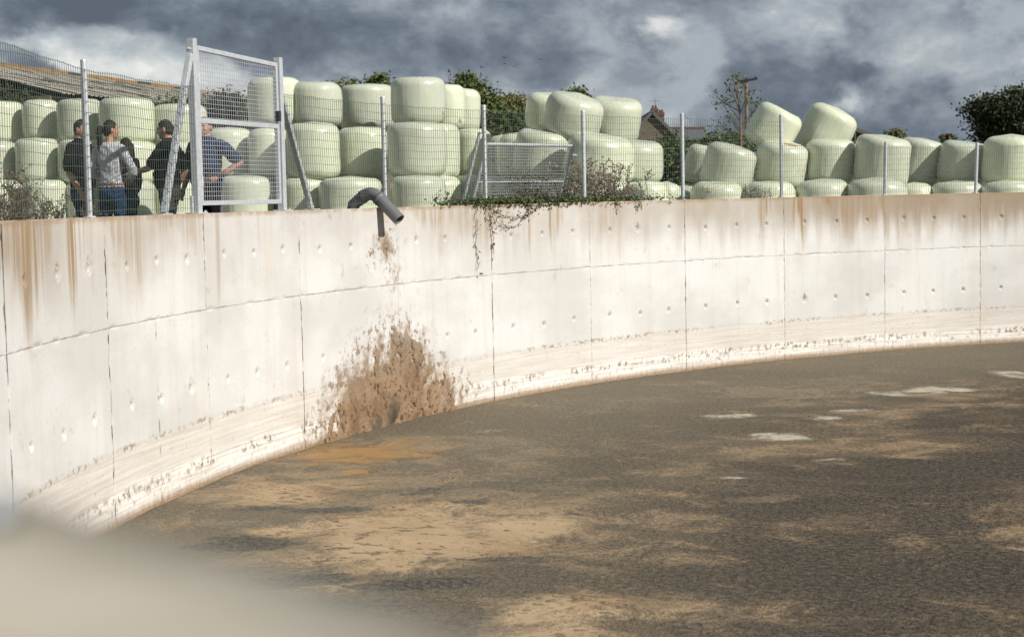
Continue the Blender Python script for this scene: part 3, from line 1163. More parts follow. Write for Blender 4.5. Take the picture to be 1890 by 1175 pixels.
def wire_bay(a0, a1, h0, h1, parent, wig=.005, seed=0, vs=.052, hs=.10, r=.0019):
    """welded mesh between two posts, standing on the wall"""
    b = MB()
    rs = np.random.default_rng(seed + 5)
    L = RF * abs(a0 - a1)
    n = int(L / vs)
    rad = RF - .03

    def P(t, z):
        a = a0 + (a1 - a0) * t
        bow = .02 * math.sin(t * math.pi) * math.sin(3 * z + seed) + .006 * math.sin(7 * t + seed)
        return ring_pt(a, rad + bow, H + z)
    tops = [h0 + (h1 - h0) * (i / n) + wig * math.sin(i * .35 + seed) + rs.normal(0, .003) for i in range(n + 1)]
    for i in range(n + 1):
        t = i / n
        for q in range(3):
            b.bar(P(t, .02 + (tops[i] - .02) * q / 3), P(t, .02 + (tops[i] - .02) * (q + 1) / 3), r * 2)
    z = .06
    while z < max(h0, h1) - .01:
        m = 14
        for i in range(m):
            za, zb = z + .006 * math.sin(i + seed), z + .006 * math.sin(i + 1 + seed)
            if z > min(tops[int(n * i / m)], tops[int(n * (i + 1) / m)]) - .03:
                continue
            b.bar(P(i / m, za), P((i + 1) / m, zb), r * 2)
        z += hs
    for i in range(n):
        b.bar(P(i / n, tops[i] - .012), P((i + 1) / n, tops[i + 1] - .012), r * 2)
    return b.build('wire_mesh', M['wire'], parent)


apx = lambda p: ang_at(p, RF)
step = 2.45 / RF
f1 = empty('wire_fence', ring_pt(apx(165), RF, H))
f1.location = (0, 0, 0)
tag(f1, 'tall green welded wire fence on the wall left of the gate, before the people', 'fence')
aL = post(165, 1.43, f1, .029)
GA, GB = ang_at(364, RF), ang_at(521, RF)
pts = [aL + 2 * step, aL + step]
for a in pts:
    p = ring_pt(a, RF, H)
    MB().tube([p, p + Vector((0, 0, 1.45))], .029, 12).build('fence_post', M['galv'], f1)
wire_bay(pts[0], pts[1], 1.43, 1.43, f1, seed=1)
wire_bay(pts[1], aL, 1.45, 1.36, f1, seed=2)
wire_bay(aL, GA + .004, 1.36, 1.36, f1, seed=3)
f2 = empty('wire_fence')
tag(f2, 'tall wire fence with slim steel posts on the wall right of the gate', 'fence')
pp = [(711, 1.46), (896, 1.44), (1078, 1.43), (1260, 1.44), (1442, 1.45)]
aa = [post(x, h, f2, .033, 0) for x, h in pp]
wire_bay(GB - .004, aa[0], 1.40, 1.38, f2, seed=4)
for i in range(4):
    wire_bay(aa[i], aa[i + 1], 1.38, 1.38 - .01 * i, f2, seed=5 + i)
f3 = empty('wire_fence')
tag(f3, 'low wire fence with short steel posts at the right end of the wall', 'fence')
ab = [post(1632, .97, f3, .032, .03), post(1800, .94, f3, .032, .03)]
p3 = ab[-1] - step
for a in (p3, p3 - step):
    p = ring_pt(a, RF, H)
    MB().tube([p, p + Vector((0, 0, .95))], .027, 12).build('fence_post', M['galv'], f3)
wire_bay(aa[4], ab[0], .93, .90, f3, seed=11)
wire_bay(ab[0], ab[1], .90, .89, f3, seed=12)
wire_bay(ab[1], p3, .89, .9, f3, seed=13)
wire_bay(p3, p3 - step, .9, .9, f3, seed=14)


def make_gate():
    g = empty('gate')
    tag(g, 'tall galvanised mesh gate with diagonal braces standing on the wall', 'gate')
    pa, pb = ring_pt(GA, RF, H), ring_pt(GB, RF, H)
    d = (pb - pa).normalized()
    L = (pb - pa).length
    nrm = Vector((0, 0, 1)).cross(d)            # outward or inward, fixed below
    if nrm.dot(pa - Vector((CX, CY, H))) > 0:
        nrm = -nrm                               # towards the tank
    Z = Vector((0, 0, 1))
    hA, hB = 1.86, 1.81
    for p, h, sgn in ((pa, hA, -1), (pb, hB, 1)):
        po = MB().bar(p, p + Z * h, .085, .085, d).build('gate_post', M['galv'], g, bevel=.006)
        MB().box(p + Z * (h + .004), (.08, .08, .008), Matrix.Rotation(math.atan2(d.y, d.x), 3, 'Z')).build('post_cap', M['galv'], po)
        MB().box(p + Z * .006 - d * sgn * -.02, (.22, .16, .012), Matrix.Rotation(math.atan2(d.y, d.x), 3, 'Z')).build('base_plate', M['galv'], po)
        for q in (-.075, .075):
            c = p + d * q + nrm * .055
            MB().tube([c + Z * .012, c + Z * .032], .013, 6).build('bolt', M['galv'], po)
        # diagonal brace
        foot = p + d * sgn * (.70 if sgn < 0 else .80) + Z * .015
        top = p + Z * (h - .16 if sgn < 0 else h - .42) + d * sgn * .045
        br = MB().bar(foot, top, .062, .062, nrm).build('brace', M['galv'], g, bevel=.004)
        MB().box(foot - Z * .008 + d * sgn * .03, (.20, .13, .012), Matrix.Rotation(math.atan2(d.y, d.x), 3, 'Z')).build('base_plate', M['galv'], br)
        MB().bar(p + Z * (h - .1) + d * sgn * .045, p + Z * (h - .1) + d * sgn * .10, .02).build('lug', M['galv'], po)
    # leaf: frame 50 mm tube
    off = nrm * .0
    A, B = pa + d * .055, pb - d * .055
    z0, zm, z1 = .085, 1.0, 1.80
    zt = lambda t: z1 + (hB - hA) * t * 1.0
    i0, i1 = A + d * .03, B - d * .03
    MB().bar(i0 + Z * z0, i0 + Z * zt(0), .05, .05, d).build('stile', M['galv'], g, bevel=.004)
    MB().bar(i1 + Z * z0, i1 + Z * zt(1), .05, .05, d).build('stile', M['galv'], g, bevel=.004)
    q0, q1 = i0 + d * .026, i1 - d * .026
    MB().bar(q0 + Z * (z0 + .025), q1 + Z * (z0 + .025), .05, .05).build('rail', M['galv'], g, bevel=.004)
    MB().bar(q0 + Z * zm, q1 + Z * zm, .045, .055).build('rail', M['galv'], g, bevel=.004)
    MB().bar(q0 + Z * (zt(0) - .025), q1 + Z * (zt(1) - .025), .05, .05).build('rail', M['galv'], g, bevel=.004)
    w = MB()
    fr = nrm * .012
    n = int((q1 - q0).length / .05)
    for i in range(1, n):
        t = i / n
        c = q0.lerp(q1, t) + fr
        w.bar(c + Z * (z0 + .05), c + Z * (zm - .03), .0042)
        w.bar(c + Z * (zm + .03), c + Z * (zt(t) - .05), .0042)
    z = z0 + .10
    while z < z1 - .07:
        if abs(z - zm) > .035:
            zz = z
            w.bar(q0 + fr * 1.5 + Z * zz, q1 + fr * 1.5 + Z * (min(zz, zt(1) - .05)), .0042)
        z += .05
    w.build('mesh_infill', M['gate_wire'], g)
    for zz in (.35, 1.45):
        MB().tube([pa + d * .05 + nrm * .045 + Z * (zz - .05), pa + d * .05 + nrm * .045 + Z * (zz + .05)], .014, 8).build('hinge', M['galv'], g)
    MB().box(i1 - d * .03 + nrm * .04 + Z * 1.12, (.05, .05, .12), Matrix.Rotation(math.atan2(d.y, d.x), 3, 'Z')).build('latch', M['dark_metal'], g)
    for p, s_ in ((pa, -.075), (pb, .085)):
        c = p + d * s_ - nrm * .02
        MB().tube([c, c + Z * .19], .018, 8).build('drop_bolt', M['galv'], g)
    return g


make_gate()


def make_leaning_gate():
    """second, lower gate tipped in behind the fence"""
    g = empty('leaning_gate')
    tag(g, 'low mesh gate panel leaning askew behind the fence amid brambles', 'gate')
    a1, a2 = ang_at(857, R0 + .75, H - .05), ang_at(1018, R0 + .75, H - .05)
    A, B = ring_pt(a1, R0 + .62, H - .02), ring_pt(a2, R0 + .62, H - .02)
    d = (B - A).normalized()
    inn = Vector((0, 0, 1)).cross(d)
    if inn.dot(A - Vector((CX, CY, H))) > 0:
        inn = -inn
    up = (Vector((0, 0, 1)) + inn * .30 + d * .06).normalized()
    hh = .98
    T0, T1 = A + up * hh, B + up * hh
    MB().tube([A - up * .6, T0], .026, 10).build('stile', M['galv'], g)
    MB().tube([B - up * .6, T1], .026, 10).build('stile', M['galv'], g)
    for k, t in ((0, .05), (1, .38), (2, .98)):
        r_ = (.022, .012, .026)[k]
        MB().tube([A + up * hh * t, B + up * hh * t], r_, 10).build('rail', M['galv'], g)
    w = MB()
    n = 38
    for i in range(1, n):
        t = i / n
        w.bar(A.lerp(B, t) - up * .4, T0.lerp(T1, t) - up * .02, .004)
    for i in range(30):
        h = -.4 + i * .045
        if h < hh - .03:
            w.bar(A + up * h, B + up * h, .004)
    w.build('mesh_infill', M['gate_wire'], g)
    MB().bar(T1 - up * .16, T1 - up * .17 + d * .16, .03).build('latch_arm', M['galv'], g)
    MB().bar(T1 - up * .05 + d * .0, T1 - up * .28, .07, .02, d).build('latch_plate', M['galv'], g)
    # loose pole beside it
    p = MB()
    o = A - d * .22
    p.tube([o - up * .6, o + up * (hh + .16)], .026, 10)
    tag(p.build('loose_post', M['galv']), 'loose steel post leaning left of the askew low gate', 'post')


make_leaning_gate()


def make_pipe():
    g = empty('slurry_pipe')
    tag(g, 'grey plastic filling pipe bent over the top of the tank wall', 'pipe')
    a = ang_at(700)
    n = Vector((-math.cos(a), -math.sin(a), 0))     # into the tank
    t = Vector((-math.sin(a), math.cos(a), 0))
    if t.x < 0:
        t = -t
    base = ring_pt(a, R0, H)
    Z = Vector((0, 0, 1))
    r = .082
    # rises outside the wall, bends over the top, slopes down into the tank
    out = -n
    k0 = base + out * .47 - t * .02 - Z * .55
    k1 = base + out * .42 - t * .02 + Z * .03
    k2 = base + out * .12 + Z * .235
    k3 = base + n * .30 + Z * -.16
    p0, p1 = k1, k2
    riser = MB().tube([k0, k1.lerp(k0, .3), k1.lerp(k2, .12), k1.lerp(k2, .35), k1.lerp(k2, .72)], r, 20).build('riser', M['pvc'], g, True)
    # elbow
    d1 = (k2 - k1).normalized()
    d2 = (k3 - k2).normalized()
    pts = []
    c0 = k2 - d1 * .16
    c1 = k2 + d2 * .15
    for i in range(11):
        u = i / 10
        pts.append(c0 * (1 - u) ** 2 + k2 * 2 * u * (1 - u) + c1 * u ** 2 - Z * .0)
    MB().tube(pts, [r * 1.12] + [r * 1.05] * 9 + [r * 1.12], 20).build('elbow', M['pvc'], g, True)
    # spout: open tube with wall thickness
    b = MB()
    s0 = c1 - d2 * .04
    b.tube([s0, k3], r, 24, cap=False)
    b.tube([k3, s0], r * .88, 24, cap=False)
    x = d2.orthogonal().normalized()
    y = d2.cross(x)
    vs = [k3 + (x * math.cos(q) + y * math.sin(q)) * rr for rr in (r, r * .88) for q in np.linspace(0, 2 * math.pi, 25)[:-1]]
    b.addmesh(vs, [(i, (i + 1) % 24, 24 + (i + 1) % 24, 24 + i) for i in range(24)])
    b.build('spout', M['pvc'], g, True)
    MB().tube([c1 - d2 * .02, c1 + d2 * .05], r * 1.13, 24).build('joint_collar', M['pvc'], g, True)


make_pipe()

# ------------------------------------------------------------------ wrapped bales
KD = .962


def bale_mesh(seed, rad, h, taper=0., sag=.0, lump=1.0, n=64):
    rs = np.random.default_rng(seed)
    prof = []
    rc = .17 + rs.random() * .05           # shoulder radius
    # profile from the bottom centre to the top centre
    for t in np.linspace(0, 1, 7)[:-1]:
        prof.append((t * (rad - rc), 0))
    for q in np.linspace(-90, 0, 7):
        prof.append((rad - rc + rc * math.cos(math.radians(q)), rc + rc * math.sin(math.radians(q))))
    for t in np.linspace(0, 1, 16)[1:-1]:
        prof.append((rad, rc + t * (h - 2 * rc)))
    for q in np.linspace(0, 90, 9):
        prof.append((rad - rc + rc * math.cos(math.radians(q)), h - rc + rc * math.sin(math.radians(q))))
    for t in np.linspace(1, 0, 7)[1:]:
        prof.append((t * (rad - rc), h + .035 * (1 - t)))
    prof = np.array(prof)
    th = np.linspace(0, 2 * np.pi, n + 1)[:-1]
    Rr = prof[:, 0][:, None] * np.ones(n)
    Z = prof[:, 1][:, None] * np.ones(n)
    C, Sn = np.cos(th)[None, :], np.sin(th)[None, :]
    zn = Z / h
    bulge = 1 + .035 * np.sin(np.pi * np.clip(zn, 0, 1)) - taper * (zn - .5) + sag * .10 * np.exp(-((zn - .25) / .3) ** 2)
    X, Y = Rr * C * bulge, Rr * Sn * bulge
    # lumps of the fodder below the film, flats where it leans on its neighbours
    l1 = fbm(X * 1.6 + seed * 3.1, Y * 1.6, Z * 1.6, seed=seed, oct=2) - .5
    ridge = np.abs(fbm(th[None, :] * 3.5 + 0 * Z, Z * .45 + 0 * th[None, :], seed=seed + 7, oct=3) - .5)
    l2 = (.05 - np.clip(ridge, 0, .05)) * .42 * np.clip((prof[:, 0] / rad)[:, None] - .2, 0, 1)
    k = 1 + .13 * lump * l1 + l2 * .45
    X, Y = X * k, Y * k
    Z = Z + .10 * lump * (fbm(X * 1.3 + 9, Y * 1.3, seed=seed + 3, oct=2) - .5) * np.clip(zn, 0, 1)
    # pleats gathered on the top face
    tp = sstep(zn, .97, 1.0)
    Z = Z + tp * .008 * np.sin(th[None, :] * 17 + seed) * np.clip(Rr / rad, 0, 1)
    m = len(prof)
    V = np.stack([X, Y, Z - h / 2], -1).reshape(-1, 3)
    i = np.arange(m - 1)[:, None] * n
    j = np.arange(n)[None, :]
    j2 = (j + 1) % n
    Fq = np.stack([i + j, i + j2, i + n + j2, i + n + j], -1).reshape(-1, 4)
    return V, Fq


G_BALES = 'wrapped bales stacked behind the fence'
BALES = {}
_bi = [0]


def bale(key, x0, x1, yt, yb, D, label, roll=0., pitch=0., sag=0., taper=0., w=None, h=None, yaw=0.):
    """x0..x1, yt..yb are the photo pixels that the bale spans at depth D"""
    D = D * KD
    _bi[0] += 1
    cx, cy = (x0 + x1) / 2, (yt + yb) / 2
    wm = (w or (x1 - x0)) * D / F
    hm = (h or (yb - yt)) * D / F
    c = at(cx, cy, D)
    if yb >= 400:                       # ground tier: stands on the yard
        top = at(cx, yt, D).z
        hm = top - GZ + .03
        c = Vector((at(cx, yt, D).x, at(cx, yt, D).y, GZ - .03 + hm / 2))
    V, Fq = bale_mesh(_bi[0] * 13 + 5, wm / 2 / 1.02, hm / 1.0, taper, sag, .55 if key[0] in 'LM' else .9)
    o = np_mesh('wrapped_bale', V, Fq, [M['bale']])
    o.matrix_world = Matrix.Translation(c) @ Matrix.Rotation(math.radians(roll), 4, 'Y') @ Matrix.Rotation(math.radians(pitch), 4, 'X') @ Matrix.Rotation(yaw, 4, 'Z')
    tag(o, label, 'bale', G_BALES)
    BALES[key] = o
    return o


B = bale
gnd = 420
# left stack
B('L1', -38, 42, 188, 264, 46.4, 'pale green wrapped bale at the left picture edge, top row')
B('L2', 42, 109, 184, 259, 46.0, 'top row wrapped bale, second from the left picture edge')
B('L3', 106, 187, 184, 262, 45.4, 'top row wrapped bale partly behind the leftmost fence post')
B('L4', 184, 285, 182, 264, 44.6, 'wide top row wrapped bale above the woman in the striped blouse')
B('L5', 280, 381, 194, 266, 45.2, 'low top row wrapped bale behind the pointing man, left of the gate post')
B('L6', -50, 32, 262, 338, 45.6, 'middle row wrapped bale cut off by the left picture edge')
B('L7', 29, 111, 256, 336, 45.2, 'middle row wrapped bale above the dry weeds at left')
B('L8', 108, 188, 258, 338, 44.8, 'middle row wrapped bale behind the man at the leftmost post')
B('L9', 185, 290, 262, 340, 44.2, 'middle row wrapped bale behind the woman in the striped blouse')
B('L9b', 286, 384, 262, 340, 44.6, 'middle row wrapped bale behind the pointing man')
B('L10', -50, 43, 332, gnd, 45.0, 'bottom row wrapped bale in the left corner behind the dry weeds')
B('L11', 39, 128, 332, gnd, 44.6, 'bottom row wrapped bale right of the dry weeds at left')
B('L12', 122, 190, 334, gnd, 44.6, 'bottom row wrapped bale behind the legs of the leftmost man')
B('L13', 186, 284, 335, gnd, 43.6, 'bottom row wrapped bale behind the legs of the woman')
B('L14', 280, 372, 336, gnd, 44.2, 'bottom row wrapped bale behind the legs of the pointing man')
# stack behind the gate
B('M1', 458, 556, 144, 234, 40.0, 'top row wrapped bale seen through the upper right of the tall gate')
B('M2', 537, 630, 152, 234, 40.0, 'top row wrapped bale just right of the tall gate')
B('M8', 626, 727, 157, 238, 41.4, 'top row wrapped bale third in line, left of the tallest bale')
B('M9', 721, 822, 144, 230, 39.4, 'tallest top row wrapped bale behind the fence post by the pipe')
B('M10', 786, 858, 157, 240, 41.6, 'top row wrapped bale just behind the right of the tallest bale')
B('M11', 816, 886, 165, 244, 43.4, 'rearmost top row wrapped bale before the trees, right end of the tall stack', 3)
B('M3', 378, 466, 238, 328, 38.9, 'middle row wrapped bale seen through the gate beside the man with hand on hip')
B('M3b', 458, 534, 238, 328, 38.4, 'middle row wrapped bale seen through the lower right of the tall gate')
B('M4', 528, 627, 229, 331, 37.6, 'middle row wrapped bale right beside the right gate brace')
B('M12', 621, 716, 235, 333, 38.6, 'middle row wrapped bale above the bend of the grey pipe')
B('M13', 714, 823, 227, 327, 37.3, 'middle row wrapped bale right of the post by the pipe')
B('M14', 756, 848, 231, 330, 39.0, 'middle row wrapped bale tucked behind the one right of the pipe')
B('M15', 838, 907, 238, 330, 40.0, 'middle row wrapped bale behind the loose leaning post')
B('M5', 404, 503, 325, gnd, 37.8, 'bottom row wrapped bale seen through the bottom of the tall gate')
B('M6', 498, 534, 327, gnd, 38.6, 'bottom row wrapped bale behind the right gate post', w=60)
B('M6b', 524, 598, 326, gnd, 37.6, 'bottom row wrapped bale at the foot of the right gate brace', w=90)
B('M7', 588, 704, 329, gnd, 36.9, 'bottom row wrapped bale directly behind the grey pipe')
B('M17', 718, 822, 325, gnd, 36.7, 'bottom row wrapped bale right of the grey pipe mouth')
B('M18', 770, 850, 326, gnd, 38.2, 'bottom row wrapped bale half hidden left of the loose leaning post')
B('M19', 836, 896, 323, gnd, 38.9, 'bottom row wrapped bale seen through the left end of the low askew gate')
# slumped stack in the middle
B('N1', 970, 1050, 172, 242, 38.8, 'top row slumped wrapped bale at the left of three', 4, 10)
B('N2', 1000, 1114, 171, 260, 37.0, 'biggest slumped wrapped bale on top of the middle stack', 14, 10, w=106, h=80)
B('N3', 1084, 1183, 179, 264, 38.0, 'rounded wrapped bale on top beside the stone house gable', 7, 12, w=96, h=82)
B('N4', 922, 990, 249, 330, 38.8, 'middle row wrapped bale behind the left part of the low askew gate')
B('N4b', 902, 950, 249, 330, 42.0, 'far wrapped bale peeping out left of the low askew gate')
B('N5', 945, 1055, 238, 332, 37.0, 'middle row wrapped bale behind the right part of the low askew gate', 9, 8, w=104, h=88)
B('N6', 1040, 1170, 247, 338, 35.8, 'broad sagging wrapped bale behind the dry bush', 9, 8, sag=1, w=122, h=86)
B('N7', 1116, 1224, 260, 337, 36.8, 'middle row wrapped bale right of the dry bush by the hedge', 3, 6)
B('N8', 884, 980, 328, gnd, 37.6, 'bottom row wrapped bale behind the bramble under the askew gate')
B('N9', 984, 1080, 330, gnd, 36.2, 'bottom row wrapped bale behind the bramble left of the dry bush')
B('N9b', 1070, 1166, 337, gnd, 35.6, 'bottom row wrapped bale hidden behind the dry bush')
B('N10', 1150, 1232, 335, gnd, 35.2, 'flattened bottom row wrapped bale right of the dry bush', sag=.6)
B('N11', 1196, 1257, 337, gnd, 36.4, 'flattened bottom row wrapped bale ending at the gap by the hedge', 6)
# right stack
B('P1', 1262, 1336, 266, 344, 38.2, 'leaning wrapped bale just right of the hedge gap', 16, 4, w=74, h=72)
B('P2', 1290, 1398, 262, 352, 36.4, 'leaning wrapped bale in front of the thin sapling', 14, 6, w=96, h=80)
B('P3', 1371, 1481, 195, 279, 37.2, 'tipped wrapped bale perched on top below the utility pole', 30, 6, w=90, h=80)
B('P4', 1470, 1579, 200, 282, 38.4, 'tipped wrapped bale perched on top at the right of the pair', 27, 8, w=92, h=84)
B('P5', 1391, 1490, 262, 345, 36.8, 'middle row wrapped bale under the left tipped bale', 9, 8, w=94, h=80)
B('P6', 1485, 1577, 256, 338, 37.0, 'upright glossy wrapped bale under the right tipped bale', 3, 4)
B('P11', 1574, 1682, 249, 343, 36.4, 'wrapped bale behind the first short fence post', 6, 5, w=100, h=90)
B('P12', 1650, 1741, 252, 346, 37.8, 'leaning wrapped bale between the two short fence posts', 11, 5, w=82, h=86)
B('P13', 1727, 1824, 257, 345, 37.2, 'wrapped bale behind the second short fence post', 9, 5, w=88, h=82)
B('P14', 1815, 1912, 253, 340, 36.4, 'wrapped bale at the right picture edge below the dark tree', 2, 4)
B('P14b', 1905, 2005, 255, 340, 36.4, 'wrapped bale just outside the right picture edge, upper row')
B('P15', 1560, 1640, 266, 350, 42.0, 'far wrapped bale glimpsed below the timber truss')
B('P7', 1274, 1368, 337, gnd, 35.9, 'bottom row wrapped bale with a torn top right of the hedge gap', 4, 4, sag=.6)
B('P7b', 1240, 1300, 341, gnd, 38.0, 'low bottom row wrapped bale in the hedge gap')
B('P8', 1375, 1466, 335, gnd, 35.7, 'bottom row wrapped bale behind the last tall fence post', sag=.5)
B('P9', 1468, 1566, 334, gnd, 35.9, 'bottom row wrapped bale under the upright glossy bale', sag=.5)
B('P16', 1563, 1670, 333, gnd, 35.5, 'bottom row wrapped bale behind the first short fence post', sag=.5)
B('P17', 1652, 1722, 340, gnd, 36.3, 'smallest bottom row wrapped bale between the short posts', sag=.5)
B('P18', 1717, 1811, 335, gnd, 36.1, 'bottom row wrapped bale behind the second short fence post', sag=.5)
B('P19', 1812, 1904, 334, gnd, 35.6, 'bottom row wrapped bale at the right picture edge', sag=.5)
B('P19b', 1900, 2000, 334, gnd, 35.6, 'bottom row wrapped bale just outside the right picture edge')


def flap(key, pts, mat, name='torn_wrap'):
    """rag of torn film lying on a bale, pushed on to its surface; pts are photo pixels"""
    o = BALES[key]
    mi = o.matrix_world.inverted()
    me = o.data
    kd = KDTree(len(me.vertices))
    for v in me.vertices:
        kd.insert(v.co, v.index)
    kd.balance()
    D0 = (o.matrix_world.translation - CP).dot(FW)
    out = []
    cl = mi @ CP
    for px, py in pts:
        best = None
        q = at(px, py, D0)
        dd = (mi @ q - cl).normalized()
        hit, loc, nor, idx = o.ray_cast(cl, dd)
        if not hit:
            loc, idx, _ = kd.find(mi @ q)
            nor = me.vertices[idx].normal
        out.append((loc + nor * .012, nor))
    b = MB()
    n = len(out)
    vs = [p for p, _ in out] + [p - nn * .03 for p, nn in out]
    b.addmesh(vs, [tuple(range(n))] + [(i, n + i, n + (i + 1) % n, (i + 1) % n) for i in range(n)])
    return b.build(name, mat, o)


bpy.context.view_layer.update()
flap('M9', [(818, 225), (812, 224), (815, 214), (817, 205), (819, 216)], M['torn'])
flap('M10', [(846, 236), (853, 235), (851, 226), (848, 216), (846, 224)], M['torn'])
flap('P7', [(1298, 343), (1326, 344), (1318, 347), (1312, 353), (1306, 352), (1308, 347), (1299, 347)], M['pale_torn'])
flap('P5', [(1447, 264), (1460, 265), (1471, 269), (1468, 271), (1456, 268), (1446, 266)], M['torn'])
flap('P9', [(1557, 341), (1562, 343), (1566, 351), (1563, 355), (1559, 349)], M['pale_torn'])

# ------------------------------------------------------------------ people


def ellipsoid(c, r, nu=14, nv=10, rot=None):
    vs, fs = [], []
    c = Vector(c)
    for i in range(nv + 1):
        p = math.pi * i / nv
        for j in range(nu):
            t = 2 * math.pi * j / nu
            v = Vector((r[0] * math.sin(p) * math.cos(t), r[1] * math.sin(p) * math.sin(t), r[2] * math.cos(p)))
            if rot is not None:
                v = rot @ v
            vs.append(c + v)
    for i in range(nv):
        for j in range(nu):
            j2 = (j + 1) % nu
            fs.append((i * nu + j, (i + 1) * nu + j, (i + 1) * nu + j2, i * nu + j2))
    return vs, fs


def capsule(pts, rad, n=12, flat=None):
    """swept tapering limb with rounded ends"""
    pts = [Vector(p) for p in pts]
    d0 = (pts[0] - pts[1]).normalized()
    d1 = (pts[-1] - pts[-2]).normalized()
    P = [pts[0] + d0 * rad[0] * .9, pts[0] + d0 * rad[0] * .6]
    Rr = [rad[0] * .3, rad[0] * .78]
    for i in range(len(pts)):
        P.append(pts[i])
        Rr.append(rad[i])
        if i < len(pts) - 1:
            for u in (.25, .5, .75):
                P.append(pts[i].lerp(pts[i + 1], u))
                Rr.append(rad[i] + (rad[i + 1] - rad[i]) * u)
    P += [pts[-1] + d1 * rad[-1] * .6, pts[-1] + d1 * rad[-1] * .9]
    Rr += [rad[-1] * .78, rad[-1] * .3]
    b = MB()
    b.tube(P, Rr, n)
    return b.v, b.f


def loft(rings, n=22):
    """rings: (z, centre x, centre y, half width, half depth)"""
    vs, fs = [], []
    for z, x, y, a, b in rings:
        for k in range(n):
            t = 2 * math.pi * k / n
            c, s = math.cos(t), math.sin(t)
            e = .82
            vs.append((x + a * math.copysign(abs(c) ** e, c), y + b * math.copysign(abs(s) ** e, s), z))
    m = len(rings)
    for i in range(m - 1):
        for k in range(n):
            fs.append((i * n + k, i * n + (k + 1) % n, (i + 1) * n + (k + 1) % n, (i + 1) * n + k))
    fs.append(tuple(reversed(range(n))))
    fs.append(tuple((m - 1) * n + k for k in range(n)))
    return vs, fs


def hand(wrist, direction, palm_n, side, curl, point=False):
    """palm, four fingers of unequal length and a thumb; returns primitives"""
    d = Vector(direction).normalized()
    nrm = Vector(palm_n)
    nrm = (nrm - d * nrm.dot(d)).normalized()
    x = d.cross(nrm) * side
    w = Vector(wrist)
    prim = []
    prim.append(capsule([w, w + d * .045, w + d * .085], [.026, .033, .032], 10))
    prim.append(capsule([w + d * .05 - x * .016, w + d * .088 - x * .024], [.022, .017], 8))
    prim.append(capsule([w + d * .05 + x * .016, w + d * .088 + x * .024], [.022, .017], 8))
    for k, (off, L) in enumerate(((.030, .072), (.010, .082), (-.010, .076), (-.030, .060))):
        cu = curl
        if point:
            cu = .05 if k == 0 else 1.15
        b0 = w + d * .092 + x * off
        pts = [b0]
        dd = d.copy()
        for seg, fr in enumerate((.45, .32, .23)):
            ca = cu * (.55, .75, .6)[seg]
            dd = (Quaternion(x * side, 0) @ dd)
            dd = (dd * math.cos(ca) + nrm * math.sin(ca)).normalized()
            pts.append(pts[-1] + dd * L * fr)
        prim.append(capsule(pts, [.0105, .0098, .009, .008], 8))
    tb = w + d * .03 + x * .03
    td = (d * .7 + x * .75 + nrm * .25).normalized()
    prim.append(capsule([tb, tb + td * .04, tb + td * .05 + d * .028], [.016, .0125, .0095], 8))
    return prim


